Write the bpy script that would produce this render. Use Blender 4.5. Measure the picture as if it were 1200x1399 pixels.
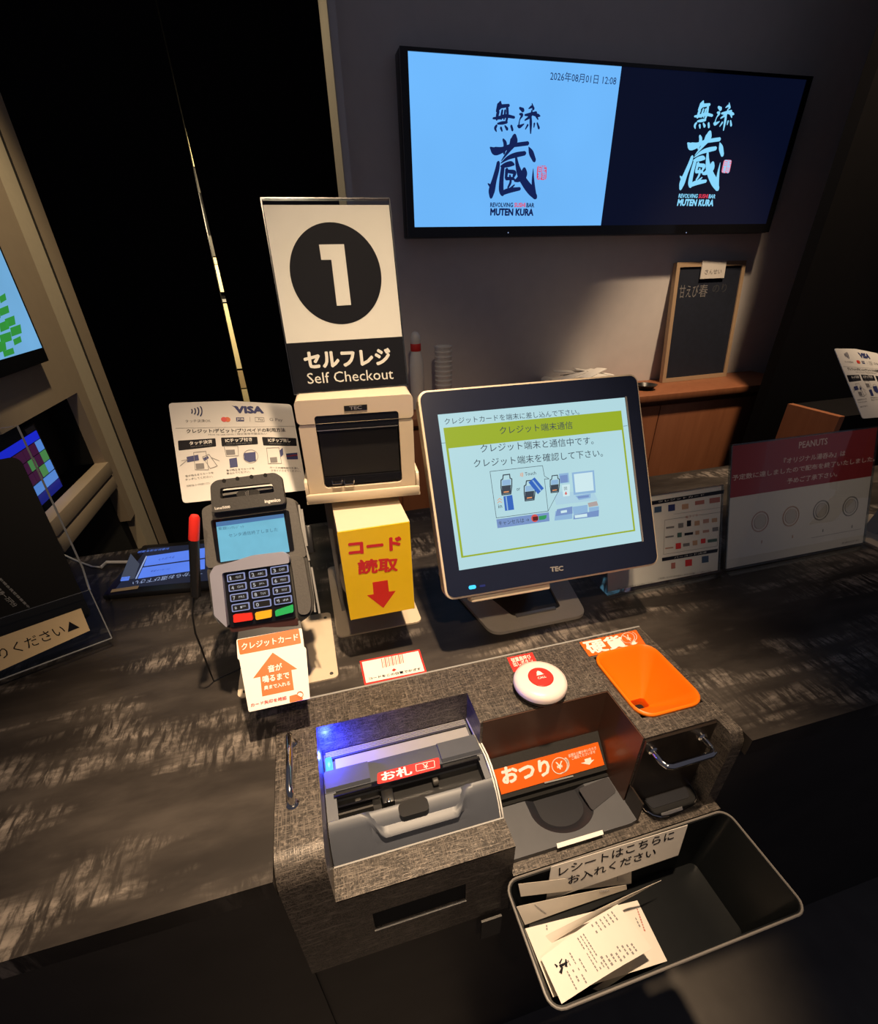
import bpy, bmesh, math
import numpy as np
from mathutils import Vector, Matrix

for o in list(bpy.data.objects): bpy.data.objects.remove(o, do_unlink=True)
SC = bpy.context.scene
COL = SC.collection
rad = math.radians

# ------------------------------------------------------------------ camera
FPX, PITCH, YAW, ROLL, CX, CY = 636.34, .548338, -.249858, -.030225, 593.43, 759.47
CT = 0.85                 # height of the counter top above the floor
CAMZ = 0.53               # camera height above the counter top
RM = (Matrix.Rotation(YAW, 3, 'Z') @ Matrix.Rotation(math.pi/2-PITCH, 3, 'X') @ Matrix.Rotation(ROLL, 3, 'Z'))
cam = bpy.data.cameras.new('camera'); camo = bpy.data.objects.new('camera', cam); COL.objects.link(camo)
camo.matrix_world = Matrix.Translation((0, 0, CAMZ+CT)) @ RM.to_4x4()
cam.sensor_fit = 'HORIZONTAL'; cam.sensor_width = 36.0; cam.lens = 36*FPX/1200
cam.shift_x = (600-CX)/1200; cam.shift_y = (CY-699.5)/1200
cam.clip_start = .01; cam.clip_end = 50
SC.camera = camo

# ------------------------------------------------------------------ world, view, lights
SC.view_settings.view_transform = 'Standard'; SC.view_settings.look = 'None'
SC.view_settings.exposure = 0.0; SC.view_settings.gamma = 1.0; SC.view_settings.use_curve_mapping = False
w = bpy.data.worlds.new('dim_room'); SC.world = w; w.use_nodes = True
w.node_tree.nodes['Background'].inputs[0].default_value = (.50, .50, .66, 1)
w.node_tree.nodes['Background'].inputs[1].default_value = .095

def spot(name, loc, target, power, color, angle, blend, radius=.03):
    l = bpy.data.lights.new(name, 'SPOT'); l.energy = power; l.color = color
    l.spot_size = rad(angle); l.spot_blend = blend; l.shadow_soft_size = radius
    o = bpy.data.objects.new(name, l); COL.objects.link(o)
    a = Vector((loc[0], loc[1], loc[2]+CT)); b = Vector((target[0], target[1], target[2]+CT))
    o.location = a; o.rotation_euler = (b-a).to_track_quat('-Z', 'Y').to_euler()
    return o
WARM = (1.0, .73, .47)
spot('downlight_or_fill', (.20, .30, 1.80), (.085, .42, 0), 245, WARM, 40, .9, .035)
spot('downlight_or_fill', (.05, -.75, 1.80), (.04, .62, .26), 60, WARM, 42, .9, .04)
spot('downlight_or_fill', (1.27, .96, 1.80), (1.33, 1.28, 0), 125, WARM, 41, .65, .04)
spot('downlight_or_fill', (-.40, 1.62, 1.75), (.175, 1.53, .75), 22, (1, .84, .6), 30, .8, .03)
spot('downlight_or_fill', (-.10, 1.30, 1.80), (-.62, 1.56, 0.05), 62, (1, .78, .48), 38, .8, .04)
spot('downlight_or_fill', (1.20, -.60, 1.80), (1.10, .70, 0.24), 22, WARM, 22, .9, .04)  # added, unseen fill that brightens the right-hand signs and instruction card

# ------------------------------------------------------------------ pixel rays of the photograph (1200 x 1399), z measured from the counter top
O = Vector((0, 0, CAMZ))
def ray(u, v): return RM @ Vector(((u-CX)/FPX, -(v-CY)/FPX, -1))
def onz(u, v, z=0.): d = ray(u, v); return O+d*((z-CAMZ)/d.z)
def ony(u, v, y): d = ray(u, v); return O+d*(y/d.y)
def onx(u, v, x): d = ray(u, v); return O+d*(x/d.x)

class Frame:
    """a plane in the place: origin o, ex right, ey up, n out of the face"""
    def __init__(s, o, ex, ey):
        s.o = Vector(o); s.ex = Vector(ex).normalized(); ey = Vector(ey)
        s.n = s.ex.cross(ey).normalized(); s.ey = s.n.cross(s.ex)
    def at(s, a, b, c=0.): return s.o+s.ex*a+s.ey*b+s.n*c
    def px(s, u, v):
        d = ray(u, v); t = (s.o-O).dot(s.n)/d.dot(s.n); p = O+d*t-s.o
        return p.dot(s.ex), p.dot(s.ey)
    def shift(s, c): return Frame(s.o+s.n*c, s.ex, s.ey)
    def mat(s):
        m = Matrix((s.ex, s.ey, s.n)).transposed().to_4x4(); m.translation = s.o; return m
def frame(c, yaw=0, tilt=0, roll=0):
    m = Matrix.Rotation(rad(yaw), 3, 'Z') @ Matrix.Rotation(math.pi/2-rad(tilt), 3, 'X') @ Matrix.Rotation(rad(roll), 3, 'Z')
    return Frame(c, m.col[0], m.col[1])
FLAT = Frame((0, 0, 0), (1, 0, 0), (0, 1, 0))
def flat(z): return Frame((0, 0, z), (1, 0, 0), (0, 1, 0))

# ------------------------------------------------------------------ materials
MATS = {}
def nt(name):
    m = bpy.data.materials.new(name); m.use_nodes = True; t = m.node_tree
    return m, t, t.nodes['Principled BSDF'], t.links
def pm(name, col, rough=.5, metal=0., noise=.06, scale=60, spec=.5, bump=0., coat=0.):
    """painted / plastic / metal surface with a slight procedural mottling"""
    m, t, b, L = nt(name)
    tc = t.nodes.new('ShaderNodeTexCoord'); n = t.nodes.new('ShaderNodeTexNoise'); n.inputs['Scale'].default_value = scale
    n.inputs['Detail'].default_value = 3
    L.new(tc.outputs['Object'], n.inputs['Vector'])
    mx = t.nodes.new('ShaderNodeMix'); mx.data_type = 'RGBA'
    mx.inputs[6].default_value = tuple(c*(1-noise) for c in col)+(1,); mx.inputs[7].default_value = tuple(min(1, c*(1+noise)) for c in col)+(1,)
    L.new(n.outputs['Fac'], mx.inputs[0]); L.new(mx.outputs[2], b.inputs['Base Color'])
    b.inputs['Roughness'].default_value = rough; b.inputs['Metallic'].default_value = metal
    b.inputs['Specular IOR Level'].default_value = spec
    if coat: b.inputs['Coat Weight'].default_value = coat; b.inputs['Coat Roughness'].default_value = .08
    if bump:
        bp = t.nodes.new('ShaderNodeBump'); bp.inputs['Strength'].default_value = bump; bp.inputs['Distance'].default_value = .002
        L.new(n.outputs['Fac'], bp.inputs['Height']); L.new(bp.outputs[0], b.inputs['Normal'])
    MATS[name] = m; return m
def em(name, col, s=1.0, var=0., scale=4):
    """a lit display surface"""
    m, t, b, L = nt(name)
    b.inputs['Base Color'].default_value = (.01, .01, .012, 1); b.inputs['Roughness'].default_value = .3; b.inputs['Specular IOR Level'].default_value = .3
    b.inputs['Emission Strength'].default_value = s
    if var:
        tc = t.nodes.new('ShaderNodeTexCoord'); n = t.nodes.new('ShaderNodeTexNoise'); n.inputs['Scale'].default_value = scale
        L.new(tc.outputs['Object'], n.inputs['Vector']); mx = t.nodes.new('ShaderNodeMix'); mx.data_type = 'RGBA'
        mx.inputs[6].default_value = tuple(c*(1-var) for c in col)+(1,); mx.inputs[7].default_value = tuple(c*(1+var) for c in col)+(1,)
        L.new(n.outputs['Fac'], mx.inputs[0]); L.new(mx.outputs[2], b.inputs['Emission Color'])
    else: b.inputs['Emission Color'].default_value = tuple(col)+(1,)
    MATS[name] = m; return m
def clear(name, tint=(.96, .97, .97), gloss=.08, rough=.03):
    m = bpy.data.materials.new(name); m.use_nodes = True; t = m.node_tree; t.nodes.clear(); L = t.links
    out = t.nodes.new('ShaderNodeOutputMaterial'); mix = t.nodes.new('ShaderNodeMixShader')
    tr = t.nodes.new('ShaderNodeBsdfTransparent'); gl = t.nodes.new('ShaderNodeBsdfGlossy'); lw = t.nodes.new('ShaderNodeLayerWeight')
    tr.inputs[0].default_value = tint+(1,); gl.inputs['Roughness'].default_value = rough; lw.inputs[0].default_value = .25
    mt = t.nodes.new('ShaderNodeMath'); mt.operation = 'MULTIPLY_ADD'; mt.inputs[1].default_value = .22; mt.inputs[2].default_value = gloss*.15
    L.new(lw.outputs['Fresnel'], mt.inputs[0]); L.new(mt.outputs[0], mix.inputs[0]); L.new(tr.outputs[0], mix.inputs[1]); L.new(gl.outputs[0], mix.inputs[2])
    L.new(mix.outputs[0], out.inputs[0]); MATS[name] = m; return m

def counter_mat():
    m, t, b, L = nt('counter_laminate')
    N = t.nodes.new
    tc = N('ShaderNodeTexCoord')
    def noise(sc, scale, detail=6, rough=.6, dist=0.):
        mp = N('ShaderNodeMapping'); mp.inputs['Scale'].default_value = sc; L.new(tc.outputs['Object'], mp.inputs['Vector'])
        n = N('ShaderNodeTexNoise'); n.inputs['Scale'].default_value = scale; n.inputs['Detail'].default_value = detail
        n.inputs['Roughness'].default_value = rough; n.inputs['Distortion'].default_value = dist; L.new(mp.outputs[0], n.inputs['Vector']); return n.outputs['Fac']
    def ramp(x, a, c):
        r = N('ShaderNodeMapRange'); r.inputs[1].default_value = a; r.inputs[2].default_value = c; r.interpolation_type = 'SMOOTHSTEP'; L.new(x, r.inputs[0]); return r.outputs[0]
    def mul(a, c, op='MULTIPLY'):
        k = N('ShaderNodeMath'); k.operation = op; k.use_clamp = True
        L.new(a, k.inputs[0])
        if isinstance(c, float): k.inputs[1].default_value = c
        else: L.new(c, k.inputs[1])
        return k.outputs[0]
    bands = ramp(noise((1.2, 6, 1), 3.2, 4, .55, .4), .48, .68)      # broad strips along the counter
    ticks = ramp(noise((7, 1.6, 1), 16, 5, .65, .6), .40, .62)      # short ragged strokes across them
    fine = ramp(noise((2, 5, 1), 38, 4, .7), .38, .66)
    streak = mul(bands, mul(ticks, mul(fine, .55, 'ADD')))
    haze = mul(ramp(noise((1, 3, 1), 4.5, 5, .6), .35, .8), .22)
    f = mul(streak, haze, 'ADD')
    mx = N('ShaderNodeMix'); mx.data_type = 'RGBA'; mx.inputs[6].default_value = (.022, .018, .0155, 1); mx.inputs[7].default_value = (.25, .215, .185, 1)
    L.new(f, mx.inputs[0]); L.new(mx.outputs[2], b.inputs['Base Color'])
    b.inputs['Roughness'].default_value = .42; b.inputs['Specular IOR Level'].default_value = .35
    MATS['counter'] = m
counter_mat()
def woven_mat():
    m, t, b, L = nt('woven_laminate'); N = t.nodes.new
    tc = N('ShaderNodeTexCoord')
    outs = []
    for sc in ((1500, 45, 300), (60, 1300, 300), (300, 300, 1300)):
        mp = N('ShaderNodeMapping'); mp.inputs['Scale'].default_value = sc; L.new(tc.outputs['Object'], mp.inputs['Vector'])
        n = N('ShaderNodeTexNoise'); n.inputs['Scale'].default_value = 1.0; n.inputs['Detail'].default_value = 3; L.new(mp.outputs[0], n.inputs['Vector']); outs.append(n.outputs['Fac'])
    a = N('ShaderNodeMath'); a.operation = 'MAXIMUM'; L.new(outs[0], a.inputs[0]); L.new(outs[1], a.inputs[1])
    c = N('ShaderNodeMath'); c.operation = 'MAXIMUM'; L.new(a.outputs[0], c.inputs[0]); L.new(outs[2], c.inputs[1])
    r = N('ShaderNodeMapRange'); r.inputs[1].default_value = .50; r.inputs[2].default_value = .76; L.new(c.outputs[0], r.inputs[0])
    mx = N('ShaderNodeMix'); mx.data_type = 'RGBA'; mx.inputs[6].default_value = (.032, .027, .024, 1); mx.inputs[7].default_value = (.26, .22, .185, 1)
    L.new(r.outputs[0], mx.inputs[0]); L.new(mx.outputs[2], b.inputs['Base Color'])
    b.inputs['Roughness'].default_value = .36; b.inputs['Metallic'].default_value = .25; b.inputs['Specular IOR Level'].default_value = .5
    bp = N('ShaderNodeBump'); bp.inputs['Strength'].default_value = .15; bp.inputs['Distance'].default_value = .001
    L.new(r.outputs[0], bp.inputs['Height']); L.new(bp.outputs[0], b.inputs['Normal'])
    MATS['woven'] = m
woven_mat()
def wood_mat():
    m, t, b, L = nt('red_brown_wood'); N = t.nodes.new
    tc = N('ShaderNodeTexCoord'); mp = N('ShaderNodeMapping'); mp.inputs['Scale'].default_value = (22, 22, 2.2); L.new(tc.outputs['Object'], mp.inputs['Vector'])
    n = N('ShaderNodeTexNoise'); n.inputs['Scale'].default_value = 3; n.inputs['Detail'].default_value = 7; L.new(mp.outputs[0], n.inputs['Vector'])
    mx = N('ShaderNodeMix'); mx.data_type = 'RGBA'; mx.inputs[6].default_value = (.22, .075, .032, 1); mx.inputs[7].default_value = (.36, .14, .065, 1)
    L.new(n.outputs['Fac'], mx.inputs[0]); L.new(mx.outputs[2], b.inputs['Base Color']); b.inputs['Roughness'].default_value = .45
    MATS['wood'] = m
wood_mat()
pm('wall', (.74, .69, .66), .9, scale=25, bump=.1)
pm('wallblack', (.005, .0045, .005), .8, scale=20, noise=.2, spec=.1)
pm('fascia', (.05, .043, .038), .5, scale=12, noise=.35, spec=.3)
pm('floor', (.13, .115, .10), .7, scale=14, noise=.3)
pm('ceiling', (.03, .03, .03), .9)
pm('cream_trim', (.62, .53, .38), .5)
pm('tan', (.42, .33, .23), .55, scale=30)
pm('groove', (.03, .025, .02), .7)
pm('white', (.80, .78, .74), .4)
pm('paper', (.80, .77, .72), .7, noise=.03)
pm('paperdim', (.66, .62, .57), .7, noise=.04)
pm('cream', (.60, .50, .37), .42, noise=.03)
pm('creamdark', (.40, .37, .32), .5)
pm('black', (.012, .012, .013), .35, noise=.15)
pm('blackgloss', (.008, .008, .010), .12, noise=.1, coat=.5)
pm('blackmatt', (.02, .019, .018), .6, noise=.2, scale=300, bump=.1)
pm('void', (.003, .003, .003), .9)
pm('charcoal', (.052, .049, .046), .5, noise=.2, scale=400, bump=.15)
pm('termgrey', (.105, .098, .09), .5, noise=.2, scale=420, bump=.15)
pm('steelgrey', (.20, .20, .205), .38, metal=.35, noise=.08)
pm('modgrey', (.080, .088, .108), .42, noise=.08, spec=.5)
pm('traygrey', (.080, .084, .095), .4, noise=.1)
pm('traydark', (.017, .018, .023), .35, noise=.1)
pm('lightgrey', (.36, .355, .345), .4, metal=.2)
pm('chrome', (.80, .78, .75), .10, metal=1.0, noise=.02)
pm('orange', (.90, .19, .002), .38, noise=.02)
pm('orangeprint', (.72, .12, .004), .5, noise=.02)
pm('redprint', (.72, .03, .025), .5, noise=.02)
pm('darkred', (.36, .03, .035), .5, noise=.05)
pm('yellow', (.98, .64, .008), .5, noise=.02)
pm('ink', (.006, .006, .010), .6, noise=.02, spec=.15)
pm('navyink', (.02, .03, .15), .6, noise=.02)
pm('greyink', (.20, .19, .19), .6, noise=.02)
pm('greenkey', (.02, .40, .12), .35)
pm('redkey', (.75, .03, .02), .35)
pm('yellowkey', (.85, .42, .02), .35)
pm('lavender', (.27, .27, .34), .4)
pm('chalkboard', (.012, .016, .030), .6, noise=.3)
pm('lightwood', (.45, .31, .19), .5)
pm('monitorbezel', (.010, .014, .034), .25, noise=.08)
pm('binblack', (.006, .007, .008), .32, noise=.2, spec=.2)
pm('tape', (.62, .47, .27), .6)
pm('buttonwhite', (.82, .70, .66), .3)
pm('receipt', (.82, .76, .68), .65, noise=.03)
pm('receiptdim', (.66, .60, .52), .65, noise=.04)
pm('edgehighlight', (.30, .31, .32), .22); pm('brochure', (.004, .004, .0045), .5, spec=.12)  # edge grey: highlight on the holder's acrylic edges painted as colour
pm('goldtint', (.55, .40, .22), .5)
pm('roomlit', (.80, .66, .38), .7, noise=.2, scale=8)
clear('acrylic'); clear('acrylic_edge', (.75, .80, .83), 1.2, .2)
clear('smoke', (.10, .12, .12), .3, .06)
em('tvscreen', (.16, .48, .97), 1.0, .14, 3); em('tvdark', (.0022, .0040, .017), 1.0)
em('tvink', (.006, .015, .09), 1.0); em('tvwhite', (.25, .68, .98), 1.0); em('tvred', (.75, .05, .10), 1.0); em('tvpink', (.85, .22, .35), 1.0)
em('posscreen', (.46, .72, .78), .95, .06, 5); em('posgreen', (.34, .46, .02), .9); em('posink', (.03, .05, .075), 1.0); em('posblue', (.02, .12, .50), 1.0)
em('pospale', (.26, .45, .68), 1.0); em('poslav', (.17, .28, .55), 1.0); em('poswhite', (.60, .80, .84), 1.0); em('posred', (.65, .08, .07), 1.0); em('posorange', (.75, .30, .12), 1.0); em('posgreenled', (.02, .30, .10), 1.0)
em('termscreen', (.16, .47, .62), 1.0, .15, 40); em('termbar', (.07, .17, .36), 1.0); em('termink', (.05, .14, .22), 1.0)
em('tabletblue', (.10, .22, .85), 1.0, .1, 20); em('tabletdark', (.012, .016, .035), 1.0); em('tablettext', (.30, .38, .62), 1.0); em('tabletgrey', (.05, .06, .09), 1.0)
em('wallscreen', (.16, .40, .68), 1.0, .15, 8); em('screengreen', (.03, .26, .04), 1.0); em('screenpink', (.5, .22, .4), 1.0)
em('regblue', (.01, .02, .55), 1.0); em('regsky', (.08, .22, .60), 1.0); em('regmaroon', (.045, .008, .035), 1.0); em('reggreen', (.06, .20, .06), 1.0); em('regnavy', (.008, .012, .16), 1.0)
em('blueled', (.02, .12, 1.0), 6.0); em('cyanled', (.05, .55, 1.0), 1.5); em('keyglow', (.42, .46, .80), .6); em('keytext', (.9, .9, .95), .5)

# ------------------------------------------------------------------ mesh building (coordinates relative to the counter top)
class MB:
    def __init__(s): s.v = []; s.f = []
    def add(s, vs, fs):
        k = len(s.v); s.v += [Vector(p) for p in vs]; s.f += [tuple(i+k for i in f) for f in fs]; return s
    def box(s, x0, x1, y0, y1, z0, z1, F=None):
        P = [(x, y, z) for x in (x0, x1) for y in (y0, y1) for z in (z0, z1)]
        if F: P = [F.at(*p) for p in P]
        return s.add(P, [(0, 1, 3, 2), (4, 6, 7, 5), (0, 4, 5, 1), (2, 3, 7, 6), (0, 2, 6, 4), (1, 5, 7, 3)])
    def rbox(s, x0, x1, y0, y1, z0, z1, r, F=None, seg=2):
        bm = bmesh.new(); bmesh.ops.create_cube(bm, size=1)
        for v in bm.verts: v.co = Vector((x0+(x1-x0)*(v.co.x+.5), y0+(y1-y0)*(v.co.y+.5), z0+(z1-z0)*(v.co.z+.5)))
        bmesh.ops.bevel(bm, geom=bm.edges[:], offset=r, segments=seg, affect='EDGES', profile=.5)
        bm.verts.index_update()
        s.add([F.at(*v.co) if F else v.co for v in bm.verts], [tuple(v.index for v in f.verts) for f in bm.faces]); bm.free(); return s
    def prism(s, poly, c0, c1, F=FLAT):
        """polygon (a,b) in frame F, extruded from c0 to c1 along the normal"""
        n = len(poly); A = sum(poly[i][0]*poly[(i+1) % n][1]-poly[(i+1) % n][0]*poly[i][1] for i in range(n))
        if A < 0: poly = poly[::-1]
        vs = [F.at(a, b, c0) for a, b in poly]+[F.at(a, b, c1) for a, b in poly]
        return s.add(vs, [tuple(range(n))[::-1], tuple(range(n, 2*n))]+[(i, (i+1) % n, (i+1) % n+n, i+n) for i in range(n)])
    def ring(s, outer, inner, c0, c1, F=FLAT):
        """plate with a hole; both outlines have the same number of points"""
        n = len(outer); vs = [F.at(a, b, c) for c in (c0, c1) for P in (outer, inner) for a, b in P]; fs = []
        for i in range(n):
            j = (i+1) % n
            fs += [(2*n+i, 2*n+j, 3*n+j, 3*n+i), (j, i, n+i, n+j), (i, j, 2*n+j, 2*n+i), (n+j, n+i, 3*n+i, 3*n+j)]
        return s.add(vs, fs)
    def tube(s, pts, r, n=8, closed=False, cap=True):
        pts = [Vector(p) for p in pts]; m = len(pts); vs = []; up = None
        rr = r if isinstance(r, (list, tuple)) else [r]*m
        for i, p in enumerate(pts):
            if closed: d = pts[(i+1) % m]-pts[i-1]
            else: d = pts[min(i+1, m-1)]-pts[max(i-1, 0)]
            d.normalize()
            if up is None: up = d.orthogonal().normalized()
            up = (up-d*up.dot(d)).normalized(); w_ = d.cross(up)
            vs += [p+(up*math.cos(2*math.pi*k/n)+w_*math.sin(2*math.pi*k/n))*rr[i] for k in range(n)]
        fs = [(i*n+k, i*n+(k+1) % n, ((i+1) % m)*n+(k+1) % n, ((i+1) % m)*n+k) for i in range(m if closed else m-1) for k in range(n)]
        if cap and not closed: fs += [tuple(range(n))[::-1], tuple(range((m-1)*n, m*n))]
        return s.add(vs, fs)
    def lathe(s, prof, F=FLAT, n=32):
        vs = [F.at(r*math.cos(2*math.pi*k/n), r*math.sin(2*math.pi*k/n), h) for r, h in prof for k in range(n)]; m = len(prof)
        return s.add(vs, [(i*n+k, i*n+(k+1) % n, (i+1)*n+(k+1) % n, (i+1)*n+k) for i in range(m-1) for k in range(n)]+[tuple(range(n))[::-1], tuple(range((m-1)*n, m*n))])
    def loft(s, rows, close=False, caps=False):
        n = len(rows[0]); vs = [p for r in rows for p in r]; e = n if close else n-1
        fs = [(i*n+k, i*n+(k+1) % n, (i+1)*n+(k+1) % n, (i+1)*n+k) for i in range(len(rows)-1) for k in range(e)]
        if caps: fs += [tuple(range(n))[::-1], tuple(range((len(rows)-1)*n, len(rows)*n))]
        return s.add(vs, fs)
    def profx(s, prof, x0, x1):
        """closed (y,z) profile extruded along x"""
        return s.prism(prof, x0, x1, Frame((0, 0, 0), (0, 1, 0), (0, 0, 1)))
    def sheet(s, grid, th=.0004):
        """thin curved sheet from a grid of points, given real thickness"""
        R, C = len(grid), len(grid[0]); N = [[None]*C for _ in range(R)]
        for i in range(R):
            for j in range(C):
                a = grid[min(i+1, R-1)][j]-grid[max(i-1, 0)][j]; b = grid[i][min(j+1, C-1)]-grid[i][max(j-1, 0)]; N[i][j] = b.cross(a).normalized()
        top = [grid[i][j] for i in range(R) for j in range(C)]; bot = [grid[i][j]-N[i][j]*th for i in range(R) for j in range(C)]
        k = R*C; fs = []
        for i in range(R-1):
            for j in range(C-1):
                q = (i*C+j, (i+1)*C+j, (i+1)*C+j+1, i*C+j+1); fs.append(q); fs.append(tuple(x+k for x in q[::-1]))
        bd = [j for j in range(C)]+[i*C+C-1 for i in range(1, R)]+[(R-1)*C+j for j in range(C-2, -1, -1)]+[i*C for i in range(R-2, 0, -1)]
        for i in range(len(bd)): a, b = bd[i], bd[(i+1) % len(bd)]; fs.append((a, b, b+k, a+k))
        return s.add(top+bot, fs)
    def obj(s, name, mat, parent=None, origin=None, smooth=35):
        o0 = Vector(origin) if origin is not None else Vector((0, 0, 0))
        me = bpy.data.meshes.new(name); off = Vector((0, 0, CT)) if parent is None else Vector((0, 0, 0))
        me.from_pydata([tuple(p-o0) for p in s.v], [], s.f); me.validate()
        bm = bmesh.new(); bm.from_mesh(me); bmesh.ops.recalc_face_normals(bm, faces=bm.faces); bm.to_mesh(me); bm.free()
        if smooth: me.shade_smooth(); me.set_sharp_from_angle(angle=rad(smooth))
        me.materials.append(MATS[mat] if isinstance(mat, str) else mat)
        o = bpy.data.objects.new(name, me); COL.objects.link(o)
        if parent is not None: o.parent = parent
        else: o.location = o0+off
        return o
def rrect(x0, x1, y0, y1, r, n=5):
    out = []
    for cx, cy, a0 in ((x1-r, y1-r, 0), (x0+r, y1-r, 90), (x0+r, y0+r, 180), (x1-r, y0+r, 270)):
        out += [(cx+r*math.cos(rad(a0+90*k/n)), cy+r*math.sin(rad(a0+90*k/n))) for k in range(n+1)]
    return out
def rpoly(pts, r, n=4):
    """round the corners of any polygon"""
    out = []; m = len(pts)
    for i in range(m):
        p = Vector(pts[i]); a = (Vector(pts[i-1])-p); b = (Vector(pts[(i+1) % m])-p)
        rr = min(r, a.length*.45, b.length*.45); a = p+a.normalized()*rr; b = p+b.normalized()*rr
        for k in range(n+1):
            t = k/n; q = a*(1-t)**2+p*2*t*(1-t)+b*t*t; out.append((q.x, q.y))
    return out
def circle(cx, cy, r, n=32, ry=None): return [(cx+r*math.cos(2*math.pi*k/n), cy+(ry or r)*math.sin(2*math.pi*k/n)) for k in range(n)]

class Thing:
    def __init__(s, name, loc, label, cat, group=None):
        s.loc = Vector(loc); s.o = bpy.data.objects.new(name, None); COL.objects.link(s.o); s.o.empty_display_size = .05
        s.o.location = s.loc+Vector((0, 0, CT)); tag(s.o, label, cat, group)
    def part(s, name, mb, mat, parent=None, smooth=35, label=None):
        o = mb.obj(name, mat, parent or s.o, s.loc, smooth)
        if label: o['label'] = label
        return o
def tag(o, label=None, cat=None, group=None, kind=None):
    if label: o['label'] = label
    if cat: o['category'] = cat
    if group: o['group'] = group
    if kind: o['kind'] = kind
    return o
def struct(name, mb, mat, parent=None):
    return tag(mb.obj(name, mat, parent, smooth=0), kind=None if parent else 'structure')
def copy_tree(o, parent=None):
    c = o.copy(); COL.objects.link(c); c.parent = parent
    for ch in list(o.children): copy_tree(ch, c)
    return c

# ------------------------------------------------------------------ lettering: glyph outlines of Blender's built-in font as flat print
_TC = {}
def glyphs(body):
    if body not in _TC:
        cu = bpy.data.curves.new('t', 'FONT'); cu.body = body; cu.size = 1; cu.resolution_u = 2; cu.align_x = 'LEFT'
        ob = bpy.data.objects.new('t', cu); COL.objects.link(ob); bpy.context.view_layer.update()
        me = ob.evaluated_get(bpy.context.evaluated_depsgraph_get()).to_mesh()
        _TC[body] = ([(v.co.x, v.co.y) for v in me.vertices], [tuple(p.vertices) for p in me.polygons])
        bpy.data.objects.remove(ob); bpy.data.curves.remove(cu)
    return _TC[body]
def put_text(mb, F, body, a0, b0, a1, b1, h=None, bold=0., c=.0005):
    """fit the text's box between the left-middle (a0,b0) and right-middle (a1,b1) points of frame F; h = height of the box.
    bold thickens the strokes by overprinting slightly shifted copies"""
    vs, fs = glyphs(body)
    if not vs: return mb
    xs = [p[0] for p in vs]; ys = [p[1] for p in vs]; x0, x1, y0, y1 = min(xs)-bold, max(xs)+bold, min(ys)-bold, max(ys)+bold
    d = Vector((a1-a0, b1-b0)); W = d.length; d.normalize(); e = Vector((-d.y, d.x)); sx = W/(x1-x0); sy = (h/(y1-y0)) if h else sx
    sh = [(0, 0)] if not bold else [(bold*math.cos(k*math.pi/4), bold*math.sin(k*math.pi/4)) for k in range(8)]
    for i, (ox, oy) in enumerate(sh):
        out = []
        for x, y in vs:
            p = Vector((a0, b0))+d*((x+ox-x0)*sx)+e*((y+oy-(y0+y1)/2)*sy); out.append(F.at(p.x, p.y, c+.000008*i))
        mb.add(out, fs)
    return mb
def ptext(T, F, body, u0, v0, u1, v1, mat, parent=None, hpx=None, bold=0., c=.00022, name='lettering', mb=None):
    """the same with the two points read off the photograph"""
    a0, b0 = F.px(u0, v0); a1, b1 = F.px(u1, v1); h = None
    if hpx:
        um, vm = (u0+u1)/2, (v0+v1)/2; p, q = F.px(um, vm-hpx/2), F.px(um, vm+hpx/2); h = math.hypot(p[0]-q[0], p[1]-q[1])
    m = put_text(mb or MB(), F, body, a0, b0, a1, b1, h, bold, c)
    return m if mb else T.part(name, m, mat, parent, smooth=0)
def pquad(T, F, uvs, mat, parent=None, name='print', c=.00014, th=.0001, r=0., mb=None):
    pl = [F.px(u, v) for u, v in uvs]
    if r: pl = rpoly(pl, r)
    m = (mb or MB()).prism(pl, c-th, c, F)
    return m if mb else T.part(name, m, mat, parent, smooth=0)
def pline(F, uvs, w_, mb, c=.0005, closed=False):
    """thin printed line along pixels"""
    P = [Vector(F.px(u, v)) for u, v in uvs]
    if closed: P.append(P[0])
    for a, b in zip(P, P[1:]):
        d = (b-a)
        if d.length < 1e-7: continue
        d.normalize(); e = Vector((-d.y, d.x))*w_/2; q = [a+e-d*w_*.4, b+e+d*w_*.4, b-e+d*w_*.4, a-e-d*w_*.4]
        mb.add([F.at(p.x, p.y, c) for p in q], [(0, 3, 2, 1)])
    return mb
def ribbon(mb, F, pts, c=.0006):
    """a brush stroke: points (a, b, width)"""
    P = [np.array(p, float) for p in pts]
    if len(P) < 2: return mb
    Q = [2*P[0]-P[1]]+P+[2*P[-1]-P[-2]]; S = []
    for i in range(1, len(Q)-2):
        for k in range(6):
            t = k/6; S.append(.5*((2*Q[i])+(Q[i+1]-Q[i-1])*t+(2*Q[i-1]-5*Q[i]+4*Q[i+1]-Q[i+2])*t*t+(3*Q[i]-Q[i-1]-3*Q[i+1]+Q[i+2])*t**3))
    S.append(P[-1]); L_ = []; R_ = []
    for i, p in enumerate(S):
        d = S[min(i+1, len(S)-1)][:2]-S[max(i-1, 0)][:2]; d = d/(np.linalg.norm(d)+1e-12); e = np.array([-d[1], d[0]])*max(p[2], 0)/2
        L_.append(p[:2]+e); R_.append(p[:2]-e)
    def cap(p, d):
        a0 = math.atan2(d[1], d[0]); return [p[:2]+p[2]/2*.8*np.array([math.cos(a0+t), math.sin(a0+t)]) for t in (1.05, .5, 0, -.5, -1.05)]
    d1 = S[-1][:2]-S[-2][:2]; d0 = S[0][:2]-S[1][:2]
    mb.loft([[F.at(*l, c) for l in L_], [F.at(*r, c) for r in R_]])
    mb.add([F.at(*p, c) for p in [L_[-1]]+cap(S[-1], d1)+[R_[-1]]], [tuple(range(7))])
    mb.add([F.at(*p, c) for p in [R_[0]]+cap(S[0], d0)+[L_[0]]], [tuple(range(7))])
    return mb
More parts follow.
